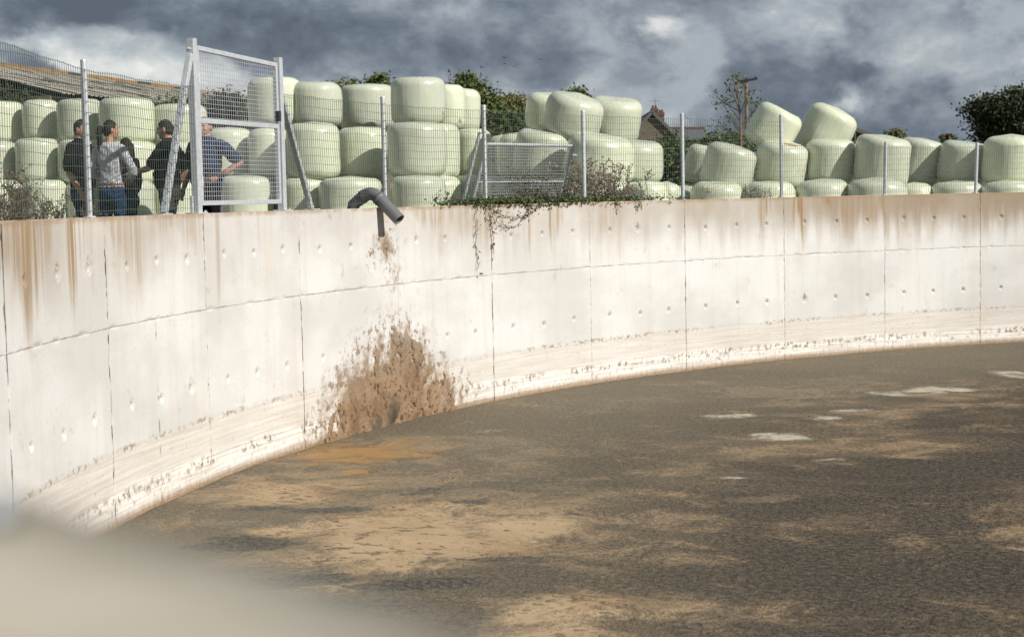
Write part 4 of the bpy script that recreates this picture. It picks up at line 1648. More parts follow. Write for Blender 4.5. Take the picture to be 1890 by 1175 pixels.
def make_person(label, px, D, height, facing, spec):
    """builds one standing figure: body is ONE remeshed surface, hair and face details are children"""
    k = height / 1.76
    prims = []          # (verts, faces, material index)
    # materials: 0 skin 1 top 2 trousers 3 shoe 4 belt
    f = spec.get('fem', False)
    shw = .178 if f else .205
    hipw = .165 if f else .160
    lean = spec.get('lean', 0.)

    def add(p, mi):
        prims.append((p[0], p[1], mi))
    belly = spec.get('belly', 0)
    if f:
        torso = [(.93, 0, 0, .158, .11), (1.0, 0, 0, .142, .10), (1.10, 0, .005, .128, .095), (1.2, 0, .008, .140, .108), (1.3, 0, .006, .155, .115), (1.38, 0, -.004, .165, .105), (1.435, 0, -.012, .145, .085), (1.475, 0, -.016, .08, .062)]
    else:
        torso = [(.88, 0, .0, .168, .118), (.98, 0, .01 + belly * .3, .165 + belly * .3, .122 + belly), (1.08, 0, .012 + belly * .5, .165 + belly * .4, .122 + belly), (1.2, 0, .008, .180, .125 + belly * .3), (1.3, 0, .002, .195, .128), (1.38, 0, -.006, .198, .118), (1.44, 0, -.014, .172, .095), (1.49, 0, -.018, .085, .07)]
    add(loft([(z, x, y, a, b) for z, x, y, a, b in torso]), 1)
    hips = [(.74, 0, -.01, hipw * .86, .10), (.82, 0, -.012, hipw * 1.02, .125), (.90, 0, -.008, hipw, .118), (.965 if f else .94, 0, 0, hipw * .93, .108)]
    add(loft(hips), 2)
    if spec.get('belt'):
        add(loft([(.945, 0, 0, hipw * .965, .113), (.98, 0, 0, hipw * .955, .112)]), 4)
    # legs
    for sd in (-1, 1):
        st = spec.get('stance', {}).get(sd, (0, 0))
        hp = Vector((sd * .085, 0, .84))
        kn = Vector((sd * .095 + st[0] * .5, .02 + st[1] * .5, .47))
        an = Vector((sd * .10 + st[0], -.01 + st[1], .09))
        add(capsule([hp, hp.lerp(kn, .5), kn, kn.lerp(an, .35), an], [.095, .083, .064, .062, .052], 14), 2)
        add(capsule([an + Vector((0, -.03, -.035)), an + Vector((0, .07, -.04)), an + Vector((sd * .01, .16, -.055))], [.045, .046, .033], 10), 3)
    # neck and head
    neck0 = Vector((0, -.02, 1.45))
    hd = Vector((0, .015, 1.635))
    add(capsule([neck0, Vector((0, -.005, 1.56))], [.060, .054] if not f else [.05, .045], 12), 0)
    yawh = spec.get('head_yaw', 0)
    nod = spec.get('nod', 0)
    HR = Matrix.Rotation(yawh, 3, 'Z') @ Matrix.Rotation(-nod, 3, 'X')

    def hp_(p): return hd + HR @ Vector(p)
    add(ellipsoid(hd, (.076, .094, .112), 18, 14, HR), 0)
    add(ellipsoid(hp_((0, .035, -.055)), (.056, .060, .062), 14, 10, HR), 0)          # jaw
    add(ellipsoid(hp_((0, .072, -.095)), (.026, .022, .020), 10, 8, HR), 0)          # chin
    add(ellipsoid(hp_((0, .098, -.022)), (.013, .022, .026), 10, 8, HR), 0)          # nose
    add(ellipsoid(hp_((0, .112, -.034)), (.016, .013, .010), 10, 8, HR), 0)
    add(ellipsoid(hp_((0, .083, .022)), (.05, .017, .012), 10, 8, HR), 0)            # brow
    for sd in (-1, 1):
        add(ellipsoid(hp_((sd * .078, -.008, -.012)), (.010, .020, .033), 8, 8, HR), 0)   # ears
        add(ellipsoid(hp_((sd * .04, .07, -.035)), (.024, .02, .02), 8, 8, HR), 0)   # cheek
    # arms
    for sd in (-1, 1):
        a = spec['arms'][sd]
        sh = Vector((sd * shw, -.012, 1.40))
        el, wr = Vector(a['elbow']), Vector(a['wrist'])
        r1 = (.058, .050, .040, .030) if not f else (.05, .043, .037, .027)
        sleeve = a.get('sleeve', 'short')
        if sleeve == 'short':
            m = sh.lerp(el, .80)
            add(capsule([sh - Vector((sd * .02, 0, 0)), sh.lerp(m, .5), m], [r1[0] * 1.20, r1[0] * 1.18, r1[0] * 1.12], 12), 1)
            add(capsule([sh.lerp(el, .7), el, el.lerp(wr, .35), wr], [r1[1] * .92, r1[2] * .98, r1[2] * 1.02, r1[3] * .9], 12), 0)
        else:
            add(capsule([sh - Vector((sd * .02, 0, 0)), sh.lerp(el, .5), el, el.lerp(wr, .4), wr], [r1[0] * 1.15, r1[1] * 1.2, r1[2] * 1.28, r1[2] * 1.2, r1[3] * 1.25], 12), 1)
            add(capsule([wr - (wr - el).normalized() * .03, wr], [r1[3] * .9, r1[3] * .9], 8), 0)
        for p in hand(wr, a.get('hdir', wr - el), a.get('palm', (-sd, 0, 0)), a.get('side', sd), a.get('curl', .35), a.get('point', False)):
            add(p, 0)
    # collar
    if spec.get('collar', True):
        add(loft([(1.455, 0, -.018, .082, .075), (1.50, 0, -.014, .066, .062), (1.515, 0, -.012, .062, .058)]), 1)
    me = bpy.data.meshes.new('person')
    V, Fs = [], []
    src, smi = [], []
    for v, fc, mi in prims:
        b0 = len(V)
        V += [tuple(p) for p in v]
        Fs += [tuple(i + b0 for i in q) for q in fc]
    me.from_pydata(V, [], Fs)
    tmp = bpy.data.objects.new('tmp', me)
    COL.objects.link(tmp)
    rm = tmp.modifiers.new('r', 'REMESH')
    rm.mode = 'VOXEL'
    rm.voxel_size = .0085
    sm = tmp.modifiers.new('s', 'SMOOTH')
    sm.factor = .5
    sm.iterations = 2
    dg = bpy.context.evaluated_depsgraph_get()
    ev = tmp.evaluated_get(dg)
    body = bpy.data.meshes.new_from_object(ev)
    bpy.data.objects.remove(tmp)
    # cloth wrinkles and material by the nearest source primitive
    pts = []
    for v, fc, mi in prims:
        for q in fc:
            if len(q) > 4:
                continue
            c = [Vector(v[i]) for i in q]
            cen = sum(c, Vector()) / len(c)
            pts.append((cen, mi))
            for p in c:
                pts.append((cen.lerp(p, .6), mi))
    kd = KDTree(len(pts))
    for i, (p, mi) in enumerate(pts):
        kd.insert(p, i)
    kd.balance()
    nv = len(body.vertices)
    cov = np.empty(nv * 3)
    body.vertices.foreach_get('co', cov)
    cov = cov.reshape(-1, 3)
    nov = np.array([tuple(v.normal) for v in body.vertices])
    mis = []
    for p in body.polygons:
        mis.append(pts[kd.find(p.center)[1]][1])
    vm = np.zeros(nv, int)
    for p, mi in zip(body.polygons, mis):
        for i in p.vertices:
            vm[i] = max(vm[i], mi)
    wr = (fbm(cov[:, 0] * 14, cov[:, 1] * 14, cov[:, 2] * 9, seed=int(px), oct=3) - .5) * .030
    wr2 = (fbm(cov[:, 0] * 5, cov[:, 1] * 5, cov[:, 2] * 14 + 6 * cov[:, 0], seed=int(px) + 1, oct=2) - .5) * .026
    amp = np.where((vm == 1) | (vm == 2), 1.0, 0.0)
    grow = np.where(vm == 1, .007, 0.0) + np.where(vm == 3, .003, 0)
    cov = cov + nov * ((wr + wr2) * amp + grow)[:, None]
    body.vertices.foreach_set('co', cov.ravel())
    for mname in spec['mats']:
        body.materials.append(M[mname])
    body.polygons.foreach_set('material_index', mis)
    body.polygons.foreach_set('use_smooth', [True] * len(body.polygons))
    body.update()
    fw = Vector((facing[0], facing[1], 0)).normalized()
    rz = math.atan2(fw.y, fw.x) - math.pi / 2
    g = at(px, hz(px), D)
    base = Vector((g.x, g.y, GZ))
    root = link('person', body)
    root.location = base
    root.rotation_euler = (0, 0, rz)
    root.scale = (k * spec.get('wide', 1), k * spec.get('wide', 1), k)
    tag(root, label, 'person')
    # hair
    b = MB()
    hair = spec['hair']
    hv, hf = ellipsoid((0, 0, 0), (.0805, .0985, .1165), 30, 24)
    rs = np.random.default_rng(int(px))
    lim = hair.get('line', .03)
    keep = []
    hv = [Vector(v) for v in hv]
    for q in hf:
        c = sum((hv[i] for i in q), Vector()) / 4
        hair_edge = float(np.interp(c.y, (-.10, -.05, -.025, .0, .03, .05, .1), (-.092, -.088, -.05, -.012, .022, .058, .07)))
        if c.z > hair_edge:
            keep.append(q)
    hv2 = [hp_(v * (1 + .022 * rs.standard_normal()) + Vector((0, -.004, .004))) for v in hv]
    b.addmesh(hv2, keep)
    inner = [hp_(v * .9) for v in hv]
    hb = b.build('hair', M[hair.get('mat', 'hair')], root, True)
    so_ = hb.modifiers.new('t', 'SOLIDIFY')
    so_.thickness = .007
    so_.offset = -1
    if hair.get('pony'):
        t = MB()
        pts_ = [hp_(p) for p in ((0, -.098, .035), (-.004, -.135, .015), (-.014, -.145, -.05), (-.022, -.135, -.13), (-.03, -.125, -.21), (-.028, -.122, -.265))]
        t.tube(pts_, [.022, .036, .040, .038, .028, .008], 10)
        for i in range(16):
            j = Vector((rs.normal(0, .016), rs.normal(0, .012), 0))
            t.tube([p + j * (q / 3) for q, p in enumerate(pts_[1:])] , [.014, .013, .012, .009, .003], 5)
        t.build('ponytail', M[hair.get('mat', 'hair')], root, True)
        MB().addmesh(*ellipsoid(hp_((0, -.11, .034)), (.022, .014, .022), 10, 8)).build('hair_tie', M['galv'], root, True)
    if hair.get('long'):
        t = MB()
        for i in range(26):
            a = math.radians(120 + 300 * i / 25) if False else math.radians(-200 + 220 * i / 25)
            p0 = Vector((.08 * math.cos(a), .09 * math.sin(a) - .01, .02))
            e = Vector((.085 * math.cos(a), .095 * math.sin(a) - .02, -.20 - .05 * rs.random()))
            t.tube([hp_(p0), hp_(p0.lerp(e, .5) * 1.0), hp_(e)], [.02, .021, .007], 6)
        t.build('long_hair', M[hair.get('mat', 'hair')], root, True)
    for sd in (-1, 1):
        MB().addmesh(*ellipsoid(hp_((sd * .031, .083, .004)), (.011, .008, .006), 8, 6)).build('eye', M['eye'], root, True)
        MB().addmesh(*ellipsoid(hp_((sd * .032, .091, .024)), (.019, .006, .004), 8, 6)).build('eyebrow', M[hair.get('mat', 'hair')], root, True)
    MB().addmesh(*ellipsoid(hp_((0, .091, -.066)), (.022, .008, .006), 10, 6)).build('mouth', M['lip'], root, True)
    return root


def arm_down(sd, fwd=.02, out=.27):
    return dict(elbow=(sd * (out - .01), -.03, 1.10), wrist=(sd * out, fwd + .03, .86), curl=.4, palm=(-sd, 0, 0))


KP = .98
make_person('man in black polo shirt and dark jeans beside the leftmost fence post', 153, 19.6, 1.72, (.93, -.30),
            dict(mats=['skin', 'black_cloth', 'dark_denim', 'shoe', 'black_cloth'], hair=dict(mat='hair'), nod=.05, belly=.01,
                 arms={1: arm_down(1, .10, .25), -1: dict(elbow=(-.24, .04, 1.10), wrist=(-.10, .24, .98), curl=.6, palm=(1, 0, 0))}, stance={1: (0, .08), -1: (0, -.08)}))
make_person('woman with ponytail in striped blouse and blue jeans seen from behind', 207, 18.9, 1.67, (.30, .95),
            dict(mats=['skin', 'blouse', 'denim', 'shoe', 'leather'], fem=True, belt=True, collar=False, hair=dict(mat='hair', pony=True), head_yaw=-.55,
                 arms={1: dict(elbow=(.30, .02, 1.10), wrist=(.13, .20, 1.03), sleeve='long', palm=(-1, 0, 0)), -1: dict(elbow=(-.27, .0, 1.11), wrist=(-.16, .20, 1.02), sleeve='long', palm=(1, 0, 0))}, stance={1: (.02, 0), -1: (-.02, 0)}))
make_person('long haired person in black top and jeans behind the woman in the blouse', 237, 20.6, 1.53, (-.75, .35),
            dict(mats=['skin', 'black_cloth', 'denim', 'shoe', 'leather'], fem=True, collar=False, hair=dict(mat='hair', long=True), nod=.1,
                 arms={1: dict(elbow=(.23, -.03, 1.12), wrist=(.24, .08, .90), sleeve='long'), -1: dict(elbow=(-.25, -.05, 1.12), wrist=(-.24, .05, .88), sleeve='long', palm=(1, 0, 0))}, stance={-1: (0, -.32), 1: (0, .06)}))
make_person('man in black polo and grey trousers pointing left with his hand', 312, 19.9, 1.71, (-.95, .16),
            dict(mats=['skin', 'black_cloth', 'grey_cloth', 'shoe', 'black_cloth'], hair=dict(mat='hair_grey'), nod=.12, belly=.02, wide=1.06,
                 arms={1: dict(elbow=(.25, -.12, 1.12), wrist=(.26, .02, .88), curl=.5), -1: dict(elbow=(-.27, .12, 1.15), wrist=(-.16, .34, 1.10), hdir=(0.0, 1, -.22), palm=(0, 0, -1), side=1, point=True)}, stance={1: (.02, .06), -1: (0, -.06)}))
make_person('man in navy T-shirt behind the gate post with a hand on his hip', 383, 20.4, 1.76, (-.45, -.8),
            dict(mats=['skin', 'navy_cloth', 'black_cloth', 'shoe', 'black_cloth'], hair=dict(mat='hair_grey'), head_yaw=.25, nod=.1, belly=.03, wide=1.12,
                 arms={-1: dict(elbow=(-.40, -.10, 1.17), wrist=(-.235, .08, 1.0), hdir=(.6, .55, -.45), palm=(.5, -.6, 0), curl=.45), 1: dict(elbow=(.27, -.02, 1.10), wrist=(.26, .10, .86), palm=(-1, 0, 0))}))

# ------------------------------------------------------------------ vegetation


def leaves_np(cent, normals=None, size=.05, seed=0, jitter=.35):
    """one rhombic leaf (two triangles as a folded quad) per centre"""
    r = np.random.default_rng(seed)
    n = len(cent)
    a = r.normal(size=(n, 3))
    a /= np.linalg.norm(a, axis=1)[:, None]
    b = np.cross(a, r.normal(size=(n, 3)))
    b /= np.linalg.norm(b, axis=1)[:, None]
    s = size * (1 + jitter * (r.random(n) * 2 - 1))[:, None]
    up = np.cross(a, b)
    V = np.stack([cent - a * s, cent + b * s * .5 + up * s * .12, cent + a * s, cent - b * s * .5 + up * s * .12], 1).reshape(-1, 3)
    F_ = np.arange(4 * n).reshape(n, 4)
    return V, F_


def clumped(ells, n, seed, clump=.28, per=60):
    """leaf centres gathered in clumps through the outer part of some ellipsoids"""
    r = np.random.default_rng(seed)
    vol = np.array([e[3] * e[4] * e[5] for e in ells]) ** (2 / 3)
    vol = vol / vol.sum()
    k = max(1, n // per)
    out, cl = [], []
    for _ in range(k):
        e = ells[r.choice(len(ells), p=vol)]
        d = r.normal(size=3)
        d /= np.linalg.norm(d)
        rad = r.random() ** .4 * (.72 + .4 * r.random())
        c = np.array(e[:3]) + d * rad * np.array(e[3:])
        cl.append(c)
        w = clump * (.5 + r.random())
        out.append(c + r.normal(size=(per, 3)) * np.array([w, w, w * .6]))
    return np.vstack(out), np.array(cl)


def make_tree(name, label, cat, base, ells, n, leaf, mat, bark='bark', seed=0, clump=.3, trunk_r=.2, group=None, per=60, limbs=14, top=None):
    t = empty(name, base)
    tag(t, label, cat, group)
    C, cl = clumped(ells, n, seed, clump, per)
    V, F_ = leaves_np(C, size=leaf, seed=seed + 1)
    np_mesh('crown', V, F_, [M[mat]], t, False)
    zt = top if top else max(e[2] for e in ells)
    b = MB()
    mx = sum(e[0] for e in ells) / len(ells)
    my = sum(e[1] for e in ells) / len(ells)
    b.tube([(0, 0, -.1), (mx * .2, my * .2, zt * .3), (mx * .6, my * .6, zt * .65), (mx, my, zt * .95)], [trunk_r, trunk_r * .8, trunk_r * .5, trunk_r * .15], 9)
    b.build('trunk', M[bark], t, True)
    r = np.random.default_rng(seed + 2)
    lb = MB()
    for c in cl[r.permutation(len(cl))[:limbs]]:
        z0 = min(zt * .9, max(zt * .2, c[2] * .55))
        s = Vector((mx * z0 / zt, my * z0 / zt, z0))
        c = Vector(c)
        mid = s.lerp(c, .5) + Vector(r.normal(size=3) * .1 * (c - s).length)
        lb.tube([s, mid, c], [trunk_r * .38, trunk_r * .22, trunk_r * .06], 6)
    if limbs:
        lb.build('branches', M[bark], t, True)
    return t


def tree_at(px0, px1, ytop, ybot, D, *a, name='tree', seed=0, density=1.0, leaf=.16, mat='leaf', label='', cat='tree', shape=None, bark='bark', clump=.5, group=None, depth=1.0, lo=None):
    """tree whose crown spans the photo box px0..px1, ytop..ybot at depth D"""
    cx = (px0 + px1) / 2
    top = at(cx, ytop, D)
    bot = at(cx, ybot, D)
    w = (px1 - px0) * D / F / 2
    base = Vector((top.x, top.y, GZ))
    zt, zb = top.z - GZ, bot.z - GZ
    zc, hh = (zt + zb) / 2, (zt - zb) / 2
    r = np.random.default_rng(seed)
    if shape is None:
        ells = [(0, 0, zc, w * .62, w * .62 * depth, hh * .8)]
        for i in range(7):
            a_ = 2 * math.pi * i / 7 + r.random()
            q = .5 + .15 * r.random()
            ells.append((math.cos(a_) * w * q, math.sin(a_) * w * q * depth, zc + (r.random() - .5) * hh * 1.0, w * .42, w * .42 * depth, hh * (.35 + .15 * r.random())))
        ells.append((w * .1, 0, zt - hh * .35, w * .45, w * .45, hh * .35))
    else:
        ells = [(x * w, y * w, zb + (zt - zb) * z, rx * w, rx * w * depth, rz * (zt - zb)) for x, y, z, rx, rz in shape]
    n = int(9000 * density)
    return make_tree(name, label, cat, base, ells, n, leaf, mat, bark, seed, clump, max(.12, w * .07), group)


GT = 'trees beyond the bales'
tree_at(658, 738, 132, 235, 92, seed=1, label='green tree top rising above the second and third top row bales', group=GT, leaf=.14, density=.8, clump=.34)
tree_at(600, 672, 148, 235, 100, seed=2, label='small dark tree top just above the bale right of the tall gate', group=GT, leaf=.15, density=.5, clump=.34)
tree_at(803, 908, 134, 262, 88, seed=3, label='dark green tree right behind the tallest bale stack', group=GT, leaf=.12, density=.95, clump=.3, mat='leaf')
tree_at(898, 985, 176, 262, 95, seed=4, label='olive brown tree between the two middle bale stacks', group=GT, leaf=.11, density=1.0, clump=.3, mat='leaf_olive')
tree_at(1048, 1080, 168, 200, 120, seed=5, label='distant tree tip peeping over the biggest slumped bale', group=GT, leaf=.16, density=.25, clump=.3)
tree_at(1800, 1955, 168, 268, 130, seed=6, label='large dark rounded tree at the right picture edge', group=GT, leaf=.17, density=3.4, clump=.55, mat='leaf_dark')
tree_at(1632, 1668, 238, 262, 120, seed=8, label='small green bush top right of the timber truss', group='bushes beyond the bales', leaf=.10, density=.3, clump=.15, name='bush', cat='bush', mat='leaf_olive')
tree_at(1735, 1760, 248, 266, 130, seed=9, label='tiny bush top left of the large dark tree', group='bushes beyond the bales', leaf=.10, density=.2, clump=.13, name='bush', cat='bush', mat='leaf_olive')
tree_at(862, 1010, 205, 300, 80, seed=10, label='dark hedge behind the gap between the two middle bale stacks', name='hedge', cat='hedge', group='hedges behind the bales', leaf=.12, density=1.6, clump=.4, mat='leaf_hedge')
tree_at(1196, 1278, 263, 345, 62, seed=11, label='green hedge below the stone house gable', name='hedge', cat='hedge', group='hedges behind the bales', leaf=.085, density=1.9, clump=.3, mat='leaf_hedge')
tree_at(1272, 1380, 249, 345, 64, seed=12, label='rounded hedge behind the thin sapling', name='hedge', cat='hedge', group='hedges behind the bales', leaf=.085, density=1.7, clump=.3, mat='leaf_hedge')
tree_at(376, 462, 180, 255, 50, seed=13, label='dark bush seen through the upper left of the tall gate', name='bush', cat='bush', group='bushes beyond the bales', leaf=.075, density=.9, clump=.24, mat='leaf_dark')
tree_at(312, 345, 186, 240, 56, seed=14, label='small green bush above the bales left of the gate brace', name='bush', cat='bush', group='bushes beyond the bales', leaf=.08, density=.35, clump=.22, mat='leaf')
tree_at(-40, 64, 174, 230, 56, seed=15, label='dark bush between the left bales and the barn roof', name='bush', cat='bush', group='bushes beyond the bales', leaf=.08, density=.6, clump=.24, mat='leaf_dark')


def sapling():
    D = 52
    b0 = at(1368, 330, D)
    base = Vector((b0.x, b0.y, GZ))
    t = empty('sapling', base)
    tag(t, 'thin reddish sapling with sparse leaves left of the utility pole', 'tree')
    r = np.random.default_rng(5)
    P = lambda px, py, dy=0: at(px, py, D) - base + Vector((0, dy, 0))
    trunk = [Vector((0, 0, -.1)), P(1368, 300), P(1367, 255), P(1366, 215), P(1362, 175), P(1359, 132)]
    MB().tube(trunk, [.06, .055, .045, .034, .02, .008], 8).build('trunk', M['bark_red'], t, True)
    b = MB()
    lc = []
    tw = [((1366, 240), (1340, 205), (1313, 165)), ((1367, 255), (1335, 235), (1307, 232)), ((1365, 222), (1345, 195), (1328, 172)), ((1363, 200), (1352, 175), (1343, 160)),
          ((1366, 245), (1385, 215), (1402, 190)), ((1365, 225), (1380, 190), (1398, 162)), ((1367, 262), (1345, 240), (1318, 222)), ((1366, 235), (1390, 205), (1412, 188)),
          ((1361, 180), (1352, 150), (1350, 142)), ((1362, 185), (1372, 165), (1374, 150)), ((1368, 270), (1385, 250), (1395, 225)), ((1366, 250), (1350, 222), (1336, 215)), ((1368, 275), (1352, 258), (1330, 245)),
          ((1365, 215), (1372, 190), (1378, 178)), ((1364, 205), (1340, 190), (1322, 186))]
    for i, q in enumerate(tw):
        dy = r.normal() * .5
        pts = [P(*q[0]), P(*q[1], dy * .6), P(*q[2], dy)]
        b.tube(pts, [.018, .011, .004], 5)
        for k in range(26):
            u = r.random() ** .6
            p = pts[0].lerp(pts[1], u * 2) if u < .5 else pts[1].lerp(pts[2], u * 2 - 1)
            if u < .25:
                continue
            e = p + Vector(r.normal(size=3) * .12)
            if k % 2 == 0:
                b.tube([p, e], [.005, .002], 4, False)
            lc.append(e)
    for k in range(30):
        p = P(1359, 132).lerp(P(1362, 180), r.random())
        lc.append(p + Vector(r.normal(size=3) * .10))
    b.build('branches', M['bark'], t)
    V, F_ = leaves_np(np.array([tuple(p) for p in lc]), size=.058, seed=9)
    np_mesh('leaves', V, F_, [M['leaf']], t, False)


sapling()


def weed(label, px, D, hgt, n, seed, spread=.35, mat='seed', cat='weed', group=None, ring=None, zbase=None, name='dry_weed', seeds=70, leafsz=.014):
    """dock-like dead stalks with clustered seed heads"""
    a_ = ang_at(px, R0 + .5)
    g = ring_pt(a_, R0 + .5, 0)
    z = GZ if zbase is None else zbase
    hgt = hgt - .16
    t = empty(name, (g.x, g.y, z), a_ - math.pi / 2)
    tag(t, label, cat, group)
    r = np.random.default_rng(seed)
    b = MB()
    lc = []
    for i in range(n):
        o = Vector((r.normal() * spread * .5, abs(r.normal()) * spread * .3, 0))
        h = hgt * (.55 + .5 * r.random())
        ln = Vector((r.normal() * .18, r.normal() * .07 + .04, 0)) * h
        top = o + ln + Vector((0, 0, h))
        mid = o + ln * .35 + Vector((0, 0, h * .5))
        b.tube([o, mid, top], [.0055, .0045, .002], 5, False)
        for k in range(5):
            u = .42 + .5 * r.random()
            p = mid.lerp(top, (u - .4) / .6) if u > .4 else mid
            e = p + Vector((r.normal() * .10, r.normal() * .10, .06 + .12 * r.random())) * (hgt ** .5)
            b.tube([p, e], [.0032, .0014], 4, False)
            for q in range(seeds // 6):
                lc.append(p.lerp(e, r.random() ** .7) + Vector(r.normal(size=3) * .013))
        for q in range(seeds // 4):
            lc.append(mid.lerp(top, r.random() ** .6) + Vector(r.normal(size=3) * .014))
    b.build('stems', M['stem'], t)
    V, F_ = leaves_np(np.array([tuple(p) for p in lc]), size=leafsz, seed=seed + 4)
    np_mesh('seed_heads', V, F_, [M[mat]], t, False)
    return t


GW = 'dry weeds behind the wall'
weed('tall dry brown weed clump in the left corner behind the wall', 40, 14.1, 1.22, 20, 1, .5, group=GW)
weed('dry brown weed stalks at the left picture edge behind the wall', 5, 13.4, 1.08, 16, 2, .4, group=GW)
weed('shorter dry brown weed tuft just right of the tall clump', 80, 14.8, 1.05, 16, 3, .42, group=GW)
weed('low dark weed tuft left of the leftmost man', 110, 15.2, .90, 8, 4, .22, group=GW)
weed('small dry weed at the foot of the leftmost fence post', 168, 15.6, .98, 6, 5, .10, group=GW)
weed('dry pinkish bush of seed stalks behind the wall by the middle post', 1128, 27.0, 1.42, 46, 6, .85, mat='seed_pale', cat='bush', name='dry_bush', leafsz=.022)
weed('paler dry stalks at the right of the dry bush', 1165, 27.4, 1.15, 16, 7, .6, mat='seed_pale', group=GW, leafsz=.018)
weed('whitish dry stalks beneath the low askew gate', 960, 24.6, 1.12, 26, 8, .6, mat='seed_pale', group=GW, leafsz=.02)
weed('whitish dry stalks between the bramble and the dry bush', 1062, 26.0, 1.10, 22, 9, .5, mat='seed_pale', group=GW, leafsz=.02)
weed('faint dry stalks before the bale by the last tall post', 1412, 29.6, .98, 10, 10, .5, group=GW)


def bramble_bush(name, label, px, D, w, hgt, n, seed, leaf=.028, rusty=.12, zb=None, cat='bramble', sh=None):
    hgt = hgt - .1
    a_ = ang_at(px, R0 + .5)
    g = ring_pt(a_, R0 + .62, 0)
    t = empty(name, (g.x, g.y, GZ if zb is None else zb), a_ - math.pi / 2)
    tag(t, label, cat)
    r = np.random.default_rng(seed)
    b = MB()
    C, Cr = [], []
    ns = n // 22
    for i in range(ns):
        o = Vector((r.normal() * w * .4, r.normal() * .10, 0))
        h = hgt * (.35 + .75 * r.random()) * math.exp(-(o.x / (w * .8)) ** 2)
        d = Vector((r.normal() * .5, r.normal() * .22, 0)) * h
        p1, p2 = o + d * .4 + Vector((0, 0, h * .8)), o + d + Vector((0, 0, h * (.7 + .3 * r.random())))
        b.tube([o, p1, p2], [.007, .005, .002], 5, False)
        for k in range(22):
            u = .2 + .8 * r.random()
            p = o.lerp(p1, u) if r.random() < .5 else p1.lerp(p2, u)
            (Cr if r.random() < rusty else C).append(p + Vector(r.normal(size=3) * .045))
    b.build('stems', M['stem_green'], t)
    if C:
        V, F_ = leaves_np(np.array([tuple(p) for p in C]), size=leaf, seed=seed)
        np_mesh('leaves', V, F_, [M['leaf_ivy']], t, False)
    if Cr:
        V, F_ = leaves_np(np.array([tuple(p) for p in Cr]), size=leaf, seed=seed + 1)
        np_mesh('withered_leaves', V, F_, [M['leaf_rusty']], t, False)
    return t


bramble_bush('bramble_bush', 'green and russet bramble bush growing up the askew gate', 992, 24.6, .30, 1.30, 1500, 21, .026, .35)
bramble_bush('bramble', 'low bramble spreading over the wall top left of the bush', 925, 24.0, .55, .84, 1500, 22, .026, .1, cat='bramble')
bramble_bush('bramble', 'low bramble over the wall top right of the bush', 1050, 25.4, .5, .96, 1300, 23, .026, .15, cat='bramble')
bramble_bush('bramble', 'low bramble at the foot of the dry bush', 1125, 26.6, .8, .85, 1400, 24, .028, .1, cat='bramble')
bramble_bush('bramble', 'small bramble shoots beside the loose leaning post', 855, 23.0, .25, .86, 500, 25, .024, .15, cat='bramble')
bramble_bush('bramble_shoot', 'arching leafy bramble shoot over the askew gate', 1008, 24.8, .18, 1.45, 260, 26, .03, .2, cat='bramble')


def ivy_mat():
    """creeping cover lying along the wall top"""
    r = np.random.default_rng(31)
    C = []
    for px, w, k in ((835, 12, 60), (860, 14, 160), (890, 18, 420), (915, 18, 560), (945, 20, 680), (975, 18, 640), (1000, 20, 620), (1030, 22, 480), (1060, 20, 360), (1095, 22, 300), (1130, 25, 260), (1165, 22, 190), (1195, 20, 120), (1225, 22, 90), (1265, 20, 45)):
        a, a2 = ang_at(px), ang_at(px + w)
        for i in range(int(k * .75)):
            aa_ = a + (a2 - a) * r.normal() * .9
            rad = R0 + .13 + r.normal() * .09
            z = H + abs(r.normal()) * .045 + .008
            if rad < R0 - .005:
                z = H - abs(r.normal()) * .03
                rad = R0 - .012 - r.random() * .02
            C.append(tuple(ring_pt(aa_, rad, z)))
    V, F_ = leaves_np(np.array(C), size=.026, seed=32)
    o = np_mesh('ground_cover', V, F_, [M['leaf_ivy']], None, False)
    tag(o, 'green creeping cover along the top of the wall', 'ground cover', None, 'stuff')


ivy_mat()


def trailing(label, pts, seed, rust=.4, leaf=.025, dens=1.0):
    dens *= .62
    """a vine hanging down the face of the wall; pts: photo x, metres below the wall top"""
    t = empty('trailing_vine')
    tag(t, label, 'vine')
    r = np.random.default_rng(seed)
    P = []
    for px, dz in pts:
        P.append(ring_pt(ang_at(px), R0 - .02 - .02 * r.random(), H - dz))
    dense = []
    for i in range(len(P) - 1):
        for u in np.linspace(0, 1, 7)[:-1]:
            dense.append(P[i].lerp(P[i + 1], u) + Vector((r.normal() * .012, r.normal() * .012, r.normal() * .012)))
    dense.append(P[-1])
    b = MB()
    b.tube(dense, [.0045] * (len(dense) - 1) + [.0015], 5)
    C, Cr = [], []
    for p in dense:
        for k in range(max(1, int(round(2.2 * dens)))):
            if r.random() < .6:
                n_ = (Vector((CX, CY, 0)) - Vector((p.x, p.y, 0))).normalized()
                e = p + Vector(r.normal(size=3) * .035) + n_ * .02
                b.tube([p, e], [.002, .001], 4, False)
                (Cr if r.random() < rust else C).append(e)
    b.build('stem', M['stem_green'], t)
    for nm, c, m in (('leaves', C, 'leaf_ivy'), ('withered_leaves', Cr, 'leaf_rusty')):
        if c:
            V, F_ = leaves_np(np.array([tuple(p) for p in c]), size=leaf, seed=seed + 3)
            np_mesh(nm, V, F_, [M[m]], t, False)


